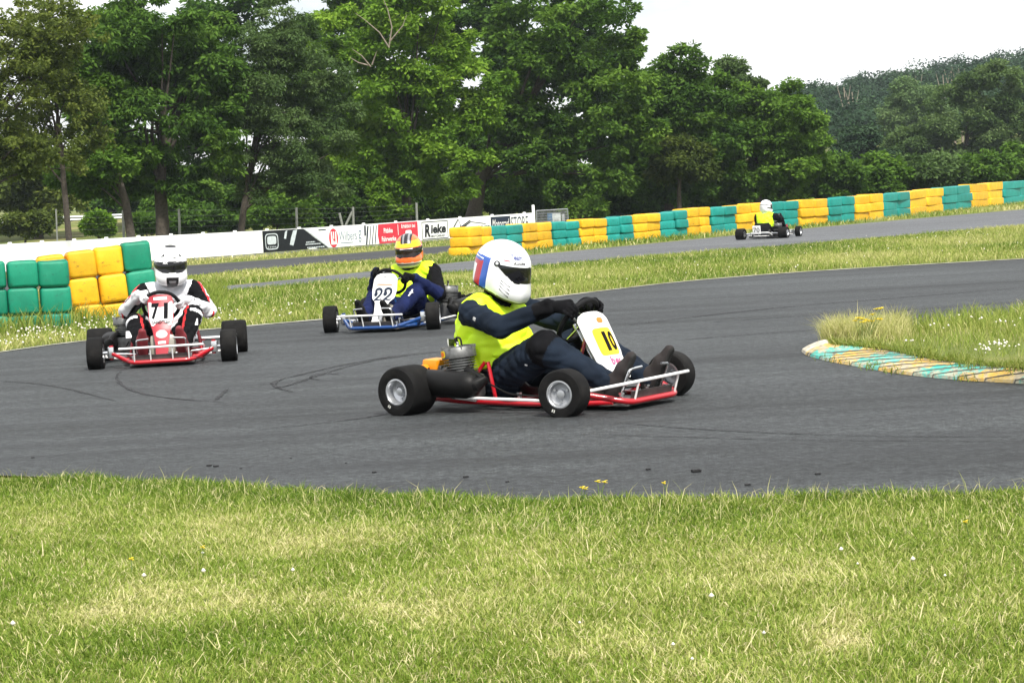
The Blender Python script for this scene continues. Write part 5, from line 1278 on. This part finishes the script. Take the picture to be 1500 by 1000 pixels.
    ho=hd.build('cylinder_head',M_alu,k); 
    if spec.get('sticker'):
        sk=MB(); fn=lambda a,d: M0@Vector((.0995*math.sin(a)*-1,.0995*math.cos(a)*es,.332+d)); put_poly(sk,oval(.45,0,.26,.020,20,3.5),fn,3); sk.build('sticker',M_yelp,ho); sk=MB(); fn2=lambda a,d: M0@Vector((.101*math.sin(a)*-1,.101*math.cos(a)*es,.332+d)); put_poly(sk,oval(.45,0,.19,.013,20),fn2,3); sk.build('sticker',M_or,ho)
    pl=MB(); c=M0@Vector((0,0,.366)); pl.tube([c,c+Vector((0,0,.025))],.008,8); pl.build('spark_plug',M_plate,k)
    cb=MB(); cb.bend([c+Vector((-.01,0,.018)),c+Vector((-.012,0,.05)),c+Vector((.03,es*.01,.05)),c+Vector((.05,es*.02,-.02)),c+Vector((.05,es*.03,-.10))],.0055,8,rad_=.025); cb.tube([c+Vector((0,0,.012)),c+Vector((-.012,0,.048))],.009,8); cb.build('plug_cap',M_cable,k)
    ca=MB(); ca.tube([(ex-.09,ey,.215),(ex-.15,ey,.225)],.028,14); ca.box((ex-.165,ey,.215),(.05,.06,.09),bev=.01); ca.build('carburettor',M_alu,k)
    ab=MB(); ab.box((ex-.215,ey-es*.02,.245),(.105,.13,.10),(0,.05,0),bev=.016); ab.tube([(ex-.235,ey+es*.05,.24),(ex-.235,ey+es*.085,.24)],.03,14); ab.build('airbox',spec.get('abm',M_orng),k)
    lv=MB(); lv.bend([(ex-.20,ey+es*.06,.245),(ex-.30,ey+es*.10,.26),(ex-.37,ey+es*.09,.235)],.006,6,rad_=.03); lv.build('lever',M_cable,k)
    x_=MB(); yo=es*.435; dx=-.02
    x_.tube([(ex+.07,ey+es*.06,.24),(ex+.17+dx,ey+es*.10,.215),(ex+.235+dx,yo,.19),(ex+.21+dx,yo+es*.03,.165),(ex+.13+dx,yo+es*.03,.16)],[.022,.024,.028,.040,.062],18)
    x_.tube([(ex+.215+dx,yo+es*.03,.163),(ex+.19+dx,yo+es*.03,.163),(ex+.14+dx,yo+es*.03,.163),(ex-.13+dx,yo+es*.03,.172),(ex-.22,yo+es*.02,.18),(ex-.30,yo-es*.02,.20),(ex-.36,yo-es*.08,.215)],[.03,.062,.075,.078,.07,.035,.018],24)
    x_.build('exhaust',M_exh,k)
    # tank and battery of small parts
    tk=MB(); tk.box((.36,0,.145),(.20,.20,.17),(0,-.25,0),bev=.035); tk.tube([(.33,.0,.225),(.33,0,.25)],.03,14); tk.build('fuel_tank',M_tank,k)
    ch=MB(); 
    for dz in (-.085,.03): ch.tube([(rx,es*.20,.14+dz),(ex+.02,es*.215,.14+dz*.45)],.006,6)
    ch.build('chain',M_alu,k)
    bl=MB()
    for (x,y,z) in [(.60,-.14,.10),(.64,.06,.09),(.55,.20,.10),(-.02,-.22,.07),(.66,-.22,.075),(.66,.22,.075)]: bl.tube([(x,y,z-.03),(x,y,z+.02)],.012,8); bl.tube([(x,y,z+.02),(x,y,z+.03)],.017,6)
    bl.build('bolt',M_chr,k)
    cab=MB(); cab.bend([(.64,-.15,.10),(.40,-.25,.075),(0,-.34,.10),(-.2,es*.30,.17)],.005,6,rad_=.06); cab.bend([(.62,.15,.10),(.3,.12,.09),(-.2,.1,.06),(-.46,-es*.16,.16)],.005,6,rad_=.06); cab.build('cable',M_cable,k)
    return k
def grip(spec,a):
    C,u,v,n,R=spec['wheel']; o=u*math.cos(a)+v*math.sin(a); t=-u*math.sin(a)+v*math.cos(a); return C+o*R,t,o,n
# ------------------------------------------------------------------ the four karts and their drivers
def place(px,py,local,phi):
    """kart origin so that the local point (x,y) stands at ground pixel"""
    g=gp(px,py); c,s=math.cos(phi),math.sin(phi)
    return Vector((g.x-(local[0]*c-local[1]*s), g.y-(local[0]*s+local[1]*c), g.z))
def seat_person(k,label):
    return empty('person',k.location,k.rotation_euler.z,label,'person','drivers in the karts')
def wrist_from(c,o,n,el,d=.095):
    b=Vector(c)+Vector(o)*.02+Vector(n)*.036; e=(Vector(el)-b).normalized(); q=(e*.75+Vector(n)*.25+Vector(o)*.1).normalized(); return b+q*d
def hands(p,spec,J,angs,h,mats):
    for q,a,sg in (('R',angs[0],1),('L',angs[1],-1)):
        c,t,o,n=grip(spec,a); w=wrist_from(c,o,n,J['el'+q]); J['wr'+q]=w; glove(p,c,t,o,n,w,J['el'+q],h,mats,sg if q=='R' else sg)
def shoes(p,J,h,mats):
    for q in 'RL':
        an=Vector(J['an'+q]); heel=an+Vector((.015,0,-.075)); 
        toe=Vector(J['toe'+q]); ball=heel.lerp(toe,.68); shoe(p,an,heel,ball,toe,h,mats,q)
# ---- number 10, red frame, nearest
phi=rad(-37); spec={'wide':1,'sticker':1}
k1=kart(place(818,614,(.50,-.585),phi),phi,'red framed kart with a white panel and yellow number field, nearest to the camera',M_fr,-1,rad(9),spec)
pn=Panel([(.325,.525,.070),(.335,.515,.115),(.352,.488,.142),(.40,.39,.142),(.46,.265,.132),(.505,.175,.115),(.512,.160,.098)],1.05,.01); po=pn.build(M_plate,k1); F_=pn.fn(.003); F2=pn.fn(.005)
mb=MB(); put_poly(mb,oval(.012,-.188,.090,.082,32,7),F_,6); mb.build('number_field',M_yelp,po,smooth=False)
mb=MB(); put_text(mb,'1',F2,.008,-.188,.034,.115,.05); put_text(mb,'0',F2,.068,-.188,.055,.115,.04); mb.build('number',M_inkk,po,smooth=False)
mb=MB(); put_poly(mb,oval(.035,-.060,.030,.016,20,3),F_,3); mb.build('sticker',M_or,po,smooth=False)
mb=MB(); put_text(mb,'b',F_,-.010,-.303,.030,.050,.03); put_text(mb,'e',F_,.028,-.311,.032,.034,.03); put_text(mb,'r',F_,.060,-.311,.020,.034,.03); mb.build('lettering',M_pink,po,smooth=False)
mb=MB(); put_text(mb,'kart team',F_,.012,-.352,.045,.010,.0) if False else put_poly(mb,rect(.01,.06,-.354,-.349,3),F_,2); mb.build('decal',M_ink,po,smooth=False)
p1=seat_person(k1,'driver in a yellow vest and dark navy suit, white helmet with blue and red flashes')
Rh=rotm(rad(9),rad(-17),rad(0)); R0=rotm(0,0,0)
J={'pelvis':(-.325,0,.17),'chest':(-.362,0,.425),'neck':(-.322,0,.585),'head':(-.250,.0,.775),'Rh':Rh,'shR':(-.335,-.215,.540),'shL':(-.325,.205,.55),'elR':(-.09,-.275,.465),'elL':(-.05,.30,.44),
 'hipR':(-.23,-.10,.155),'hipL':(-.23,.10,.155),'knR':(.17,-.215,.345),'knL':(.17,.19,.36),'anR':(.565,-.15,.135),'anL':(.580,.185,.14),'toeR':(.690,-.145,.285),'toeL':(.715,.195,.29)}
hands(p1,spec,J,(rad(148),rad(28)),.0045,[M_blk,M_glove_w]); shoes(p1,J,.006,[M_shoe_g,M_sole])
def pick1(nm,t,C,sd,gi):
    out=[]
    for n_,x,c in zip(nm,t,C):
        m=0
        if n_ in ('neck',): m=1
        elif n_=='head': m=2
        elif n_[:2]=='fo' and x>.72: m=1
        elif n_[:2]=='th' and x>.90: m=1
        elif n_[:2]=='sh' and x<.10: m=1
        out.append(m)
    return np.array(out)
b1=rider(p1,J,.0078,[M_navy_s,M_blk,M_skin],pick1,{'hem':.215,'hx':.18,'neck':.6,'w':.235},seed=4,girth=1.20,arm=.80)
mb=MB(); mb.box((-.245,-.302,.515),(.035,.004,.02),(0,.35,-.35),bev=.0015); mb.build('arm_badge',M_glove_w,p1)
mb=MB(); mb.ball((.07,-.262,.262),(.014,.008,.014),6); mb.build('knee_badge',M_wsuit,p1)
H=Helmet(.022,-.120,1.08,-.22)
def vis1(a,C): t=np.clip((80-a)/45,0,1); return (a<80)&(C[:,2]<.046-.0001*a)&(C[:,2]>.030-.072*t)
def col1(a,C,ca):
    m=np.zeros(len(a),int); z=C[:,2]
    blue=(a>98)&(z<.060)&((a<116)|(z>.032)); red=(a>=116)&(z<=.032)&((a<136)|(z>.008)); m[blue]=2; m[red]=3; m[(a>98)&(z<-.125)]=1; return m
vent=[]
for i in range(4):
    e=-.36-.085*i; vent.append([(-rad(64),e+.10),(-rad(64),e+.075),(-rad(43),e-.045),(-rad(43),e-.02)]); vent.append([(rad(64),e+.10),(rad(43),e-.02),(rad(43),e-.045),(rad(64),e+.075)])
ring=lambda a,e,ra,re:[(a+ra*math.cos(2*PI*i/20),e+re*math.sin(2*PI*i/20)) for i in range(20)]
H.build(p1,J['head'],Rh,[M_hw,M_hk,M_hb,M_hr],col1,vis1,M_vis,texts=[('Team',-rad(36),rad(37),.56,.20,M_ink,0,0),('Rundle',-rad(28),rad(24),.50,.10,M_inkk,.2,.05),('Team',rad(36),rad(37),.42,.15,M_ink,0,0)],
  lines=[(M_hk,[ring(-rad(80),rad(17),.13,.115),ring(rad(80),rad(17),.13,.115)]+vent),(M_inkr,[[(-rad(66),.46),(-rad(66),.51),(-rad(52),.50),(-rad(52),.45)]]),(M_hw,[[(-rad(118),.29),(-rad(118),.34),(-rad(150),.34),(-rad(150),.29)]])])
mb=MB(); mb.ball((0,0,0),(.010,.006,.010),6); o=mb.build('visor_screw',M_hw,p1); q=np.array(J['head'])+Rh@(H.r(np.array([-rad(80)]),np.array([rad(17)]))[0]*1.08*1.02); o.location=q
# ---- number 71, red frame
phi=rad(-83.5); spec={'sticker':0,'abm':M_blk,'wc':(.245,0,.465)}
g1,g2=gp(146,539.5),gp(335,532.5); m=(g1+g2)/2; ori=m-Vector((.50*math.cos(phi),.50*math.sin(phi),0))
k2=kart(ori,phi,'red kart numbered 71 on a red and white panel, coming head on at the left',M_fr,-1,rad(-2),spec)
pn=Panel([(.335,.560,.050),(.338,.552,.085),(.352,.515,.102),(.41,.37,.098),(.46,.285,.070),(.54,.185,.052),(.64,.085,.048),(.675,.045,.044)],1.3); po=pn.build(M_rplate,k2); F_=pn.fn(.003); F2=pn.fn(.005)
mb=MB(); put_poly(mb,[(-.092,-.060),(.092,-.060),(.093,-.12),(.090,-.205),(.076,-.262),(-.076,-.262),(-.090,-.205),(-.093,-.12)],F_,6); put_poly(mb,oval(.0,-.345,.044,.040,28),F_,4); put_poly(mb,rect(-.052,.052,-.022,-.046,5),F_,3); put_poly(mb,rect(-.030,.030,-.415,-.440,4),F_,3); mb.build('number_field',M_plate,po,smooth=False)
mb=MB(); put_text(mb,'7',F2,-.042,-.140,.062,.135,.05,.06); put_text(mb,'1',F2,.040,-.140,.040,.135,.05,.06); put_text(mb,'SANDTLER',F2,0,-.235,.145,.028,.03); mb.build('number',M_inkk,po,smooth=False)
mb=MB(); O=oval(0,-.345,.040,.036,28); I_=oval(0,-.345,.035,.031,28); mb.add([F2(*q) for q in O]+[F2(*q) for q in I_],[[j,(j+1)%28,28+(j+1)%28,28+j] for j in range(28)]); put_text(mb,'DTA',F2,0,-.345,.050,.016,.02); put_poly(mb,rect(-.045,.045,-.031,-.036,4),F2,2); put_text(mb,'SPA',F2,0,-.427,.036,.012,.02) if False else None; mb.build('emblem',M_inkr,po,smooth=False)
p2=seat_person(k2,'driver in a white, grey and black race suit with red piping and a white helmet')
Rh=rotm(rad(7),rad(-9),rad(-2))
J={'pelvis':(-.30,.02,.17),'chest':(-.335,.04,.43),'neck':(-.325,.055,.585),'head':(-.27,.075,.785),'Rh':Rh,'shR':(-.315,-.155,.560),'shL':(-.315,.255,.560),'elR':(-.03,-.290,.43),'elL':(-.06,.365,.39),
 'hipR':(-.23,-.10,.155),'hipL':(-.23,.12,.155),'knR':(.18,-.215,.335),'knL':(.17,.245,.375),'anR':(.57,-.155,.14),'anL':(.57,.165,.14),'toeR':(.69,-.14,.285),'toeL':(.69,.145,.29)}
hands(p2,spec,J,(rad(143),rad(5)),.0062,[M_wsuit,M_blk]); shoes(p2,J,.008,[M_shoe_r,M_shoe_r])
def pick2(nm,t,C,sd,gi):
    out=[]
    for n_,x,c,i in zip(nm,t,C,gi):
        m=0
        if n_=='neck': m=2
        elif n_=='head': m=4
        elif n_=='torso': m=1 if c[2]<.52 or abs(c[1]-.05)<.13 else 0; m=1
        else:
            q=sd.p[i]; a=q[2]+(q[3]-q[2])*x; d=c-a; d=d/(np.linalg.norm(d)+1e-9); s=d[1]*(1 if n_[-1]=='L' else -1)
            if n_[:2]=='up': m=3 if s<.42 else (2 if s<.68 else 0)
            elif n_[:2]=='fo': m=0 if (s>.15 or x>.72 or n_[-1]=='L' and x<.3) else (3 if s<-.1 or n_[-1]=='R' else 2)
            elif n_[:2]=='th': m=(0 if x<.93 else 3) if s>-.35 else (2 if s>-.62 else 3)
            elif n_[:2]=='sh': m=3 if s>-.48 else (2 if s>-.75 else 3)
            if n_[:2]=='sh' and x<.10 and s>-.2: m=0
        out.append(m)
    return np.array(out)
rider(p2,J,.0095,[M_wsuit,M_gsuit,M_rsuit,M_blk,M_skin],pick2,None,seed=9,girth=1.0)
mb=MB(); 
for (x,y,z,ry_,rz_) in [(.335,.262,.325,-.55,.1),(.38,-.262,.258,-.5,-.1)]: mb.box((x,y,z),(.085,.045,.004),(0,.62,0),bev=.001)
mb.build('knee_badge',M_wsuit,p2)
H=Helmet(.008,-.160,1.02)
def vis2(a,C): return (a<84)&(C[:,2]<.045-.00025*a)&(C[:,2]>-.048+.00028*np.maximum(a-30,0)*2.2)
def col2(a,C,ca):
    m=np.zeros(len(a),int); z=C[:,2]; m[(np.abs(C[:,1])<.045-.2*np.abs(C[:,0]-.0)*.5)&(z>.140)]=1; m[(a<17)&(z<-.085)&(z>-.16)]=1; m[(a>96)&(a<104)&(z<.05)&(z>-.1)]=2; return m
H.build(p2,J['head'],Rh,[M_hw,M_hk,M_hg],col2,vis2,M_vis,texts=[('OMP',rad(7),rad(27),.22,.085,M_inkk,0,0),('MA',rad(-22),rad(12),.27,.13,M_hw,.1,0),('MOTO',rad(13),rad(13),.30,.06,M_hg,0,0)],
  lines=[(M_hk,[[(s*rad(33),rad(42)),(s*rad(44),rad(28)),(s*rad(27),rad(32))] for s in (-1,1)]),(M_hw,[[(-rad(11),-.43),(rad(11),-.43),(rad(9),-.37),(-rad(9),-.37)]]),(M_hk,[ring(s*rad(92),rad(12),.10,.10) for s in (-1,1)]),(M_hg,[[(-rad(11),-.60),(rad(11),-.60),(rad(8),-.72),(-rad(8),-.72)]])])
# ---- number 22, blue frame
phi=rad(-90-21); spec={'abm':M_blk,'wc':(.245,.0,.455)}
g1,g2=gp(487,488),gp(635,484); m=(g1+g2)/2; ori=m-Vector((.50*math.cos(phi),.50*math.sin(phi),0))
k3=kart(ori,phi,'blue framed kart numbered 22 on a white panel, behind the nearest kart',M_fb,1,rad(18),spec)
pn=Panel([(.345,.535,.055),(.350,.525,.090),(.365,.490,.118),(.41,.385,.125),(.445,.315,.112),(.475,.275,.070),(.55,.19,.050),(.65,.085,.046),(.685,.045,.042)],.9,-.0); po=pn.build(M_plate,k3); F_=pn.fn(.003)
mb=MB(); 
for dx in (-.048,.048):
    # a 2 drawn as a curled stroke
    P=[(-.030,-.135),(-.036,-.155),(-.026,-.166),(-.016,-.156),(-.020,-.138),(-.030,-.120),(-.018,-.104),(.004,-.100),(.022,-.112),(.026,-.136),(.014,-.164),(-.010,-.190),(-.034,-.212),(-.012,-.206),(.010,-.212),(.032,-.204)]
    P=smoothP([(q[0]*1.15,q[1]*1.05-.045) for q in P],2); V=[];Fc=[]
    for i,q in enumerate(P):
        a=P[max(0,i-1)]; b=P[min(len(P)-1,i+1)]; tx,ty=b[0]-a[0],b[1]-a[1]; l=math.hypot(tx,ty) or 1; w_=.0105*(.55+.6*math.sin(PI*(i/len(P))**.8)); V+=[F_(dx+q[0]-ty/l*w_,q[1]+tx/l*w_),F_(dx+q[0]+ty/l*w_,q[1]-tx/l*w_)]
    for i in range(len(P)-1): Fc.append([2*i,2*i+1,2*i+3,2*i+2])
    mb.add(V,Fc)
mb.build('number',M_navy,po,smooth=False)
mb=MB(); put_poly(mb,rect(-.085,.080,-.118,-.111,6),F_,2); mb.build('decal',M_or,po,smooth=False); mb=MB(); put_poly(mb,rect(-.075,.075,-.103,-.098,6),F_,2); put_poly(mb,oval(0,-.036,.022,.004,12),F_,2); put_poly(mb,oval(0,-.400,.006,.006,12),F_,2); mb.build('decal',M_hg,po,smooth=False)
p3=seat_person(k3,'driver in a yellow vest over blue overalls with an orange and yellow helmet')
Rh=rotm(rad(14),rad(-8),rad(2))
J={'pelvis':(-.30,0,.16),'chest':(-.335,-.015,.40),'neck':(-.325,-.02,.545),'head':(-.265,-.02,.735),'Rh':Rh,'shR':(-.315,-.215,.490),'shL':(-.315,.200,.510),'elR':(-.10,-.33,.375),'elL':(-.10,.345,.30),
 'hipR':(-.23,-.10,.15),'hipL':(-.23,.10,.15),'knR':(.17,-.20,.31),'knL':(.16,.20,.335),'anR':(.57,-.15,.13),'anL':(.57,.13,.13),'toeR':(.69,-.15,.285),'toeL':(.69,.10,.275)}
hands(p3,spec,J,(rad(140),rad(8)),.007,[M_blk,M_vest]); shoes(p3,J,.008,[M_shoe_k,M_shoe_k])
def pick3(nm,t,C,sd,gi):
    d={'neck':1,'head':2}; return np.array([d.get(n_,1 if n_[:2]=='up' and n_[-1]=='L' or n_[:2]=='up' else 0) for n_ in nm])
rider(p3,J,.0105,[M_bsuit,M_blk,M_skin],pick3,{'hem':.19,'hx':.1,'neck':.6,'w':.24},seed=14,girth=1.02,face=True)
mb=MB()
def badge(c,poly,ry_):
    c=Vector(c); ax=Vector((math.cos(ry_),0,-math.sin(ry_))); n=Vector((math.sin(ry_),0,math.cos(ry_))); V=[c+ax*q[0]+Vector((0,q[1],0)) for q in poly]; mb.add(V+[v-n*.004 for v in V],[list(range(len(V)))]+[[j,(j+1)%len(V),len(V)+(j+1)%len(V),len(V)+j] for j in range(len(V))])
badge((.30,.225,.345),[(-.055,-.010),(-.012,-.010),(-.004,-.024),(.003,-.009),(.05,-.016),(.055,-.004),(.006,.006),(-.003,.024),(-.012,.006),(-.055,.002)],.55)
mb.build('knee_badge',M_wsuit,p3)
H=Helmet(.006,-.160,1.0)
def vis3(a,C): return (a<86)&(C[:,2]<.030)&(C[:,2]>-.058+.0006*np.maximum(a-30,0))
def col3(a,C,ca):
    m=np.full(len(a),0); z=C[:,2]; m[(z>.035)&(a<80)]=2; m[(z>.095)]=0; m[(z>.075)&(np.abs(C[:,1])<.055)&(C[:,0]>-.09)]=1; m[(z>.075)&(np.abs(np.abs(C[:,1])-.026)<.009)&(C[:,0]>-.09)]=3; m[(z<-.103)&(a<75)]=4; m[(z<-.118)&(z>-.128)&(a<75)]=1; m[(z<-.1)&(a>75)]=1; m[(np.abs(z-.030)<.008)&(a<86)]=0; m[(a>86)&(a<118)&(np.abs(z-.01)<.03)]=5; return m
H.build(p3,J['head'],Rh,[M_ho,M_hk,M_hy,M_hg,M_hc,M_hw],col3,vis3,M_cvis,lines=[(M_hw,[[(-rad(26),rad(11.5)),(rad(26),rad(11.5)),(rad(24),rad(8)),(-rad(24),rad(8))]]),(M_hk,[ring(s*rad(90),rad(6),.11,.11) for s in (-1,1)])])
# ---- number 70, driving away on the back straight
phi=rad(61); spec={'whiterear':1,'abm':M_blk}
ori=place(1117,350.5,(-.54,0),phi)
k4=kart(ori,phi,'kart with a white rear plate numbered 70 driving away along the back straight',M_fk,-1,rad(4),spec)
mb=MB(); mb.box((-.735,.06,.235),(.006,.20,.20),(0,-.12,rad(3)),bev=.002); po=mb.build('rear_plate',M_plate,k4)
mb=MB(); put_text(mb,'70',lambda a,d: Vector((-.7415-.006-(d)*.12,.06-a,.235+d)),0,0,.155,.105,.0,.0); mb.build('number',M_inkk,po,smooth=False)
pn=Panel([(.335,.530,.050),(.352,.50,.09),(.41,.37,.09),(.50,.18,.06)],1.3); pn.build(M_plate,k4)
p4=seat_person(k4,'driver seen from behind in a black suit, yellow vest and white striped helmet')
Rh=rotm(rad(-22),rad(-6),rad(0))
J={'pelvis':(-.30,0,.18),'chest':(-.325,-.01,.43),'neck':(-.315,-.015,.585),'head':(-.265,-.02,.785),'Rh':Rh,'shR':(-.305,-.205,.53),'shL':(-.305,.205,.53),'elR':(-.02,-.30,.45),'elL':(-.05,.32,.42),
 'hipR':(-.23,-.10,.155),'hipL':(-.23,.10,.155),'knR':(.18,-.21,.39),'knL':(.17,.20,.37),'anR':(.57,-.16,.14),'anL':(.57,.15,.14),'toeR':(.69,-.15,.285),'toeL':(.69,.15,.29)}
hands(p4,spec,J,(rad(150),rad(30)),.009,[M_blk,M_wsuit]); shoes(p4,J,.010,[M_shoe_r,M_shoe_k])
rider(p4,J,.013,[M_blk,M_wsuit,M_skin],lambda nm,t,C,sd,gi: np.array([{'neck':1,'head':2}.get(n_,0) for n_ in nm]),{'hem':.25,'hx':-.05,'neck':.6,'w':.21},seed=22,girth=1.03)
H=Helmet(.006,-.160,1.02)
def col4(a,C,ca):
    m=np.zeros(len(a),int); z=C[:,2]+.10*C[:,0]; m[np.abs(z-.015)<.008]=1; m[(np.abs(z-.055)<.005)]=2; m[(np.abs(z+.05)<.014)&(a<125)]=1; return m
H.build(p4,J['head'],Rh,[M_hw,M_hk,M_inkr],col4,lambda a,C:(a<84)&(C[:,2]<.04)&(C[:,2]>-.045),M_vis,N=120,K=90)
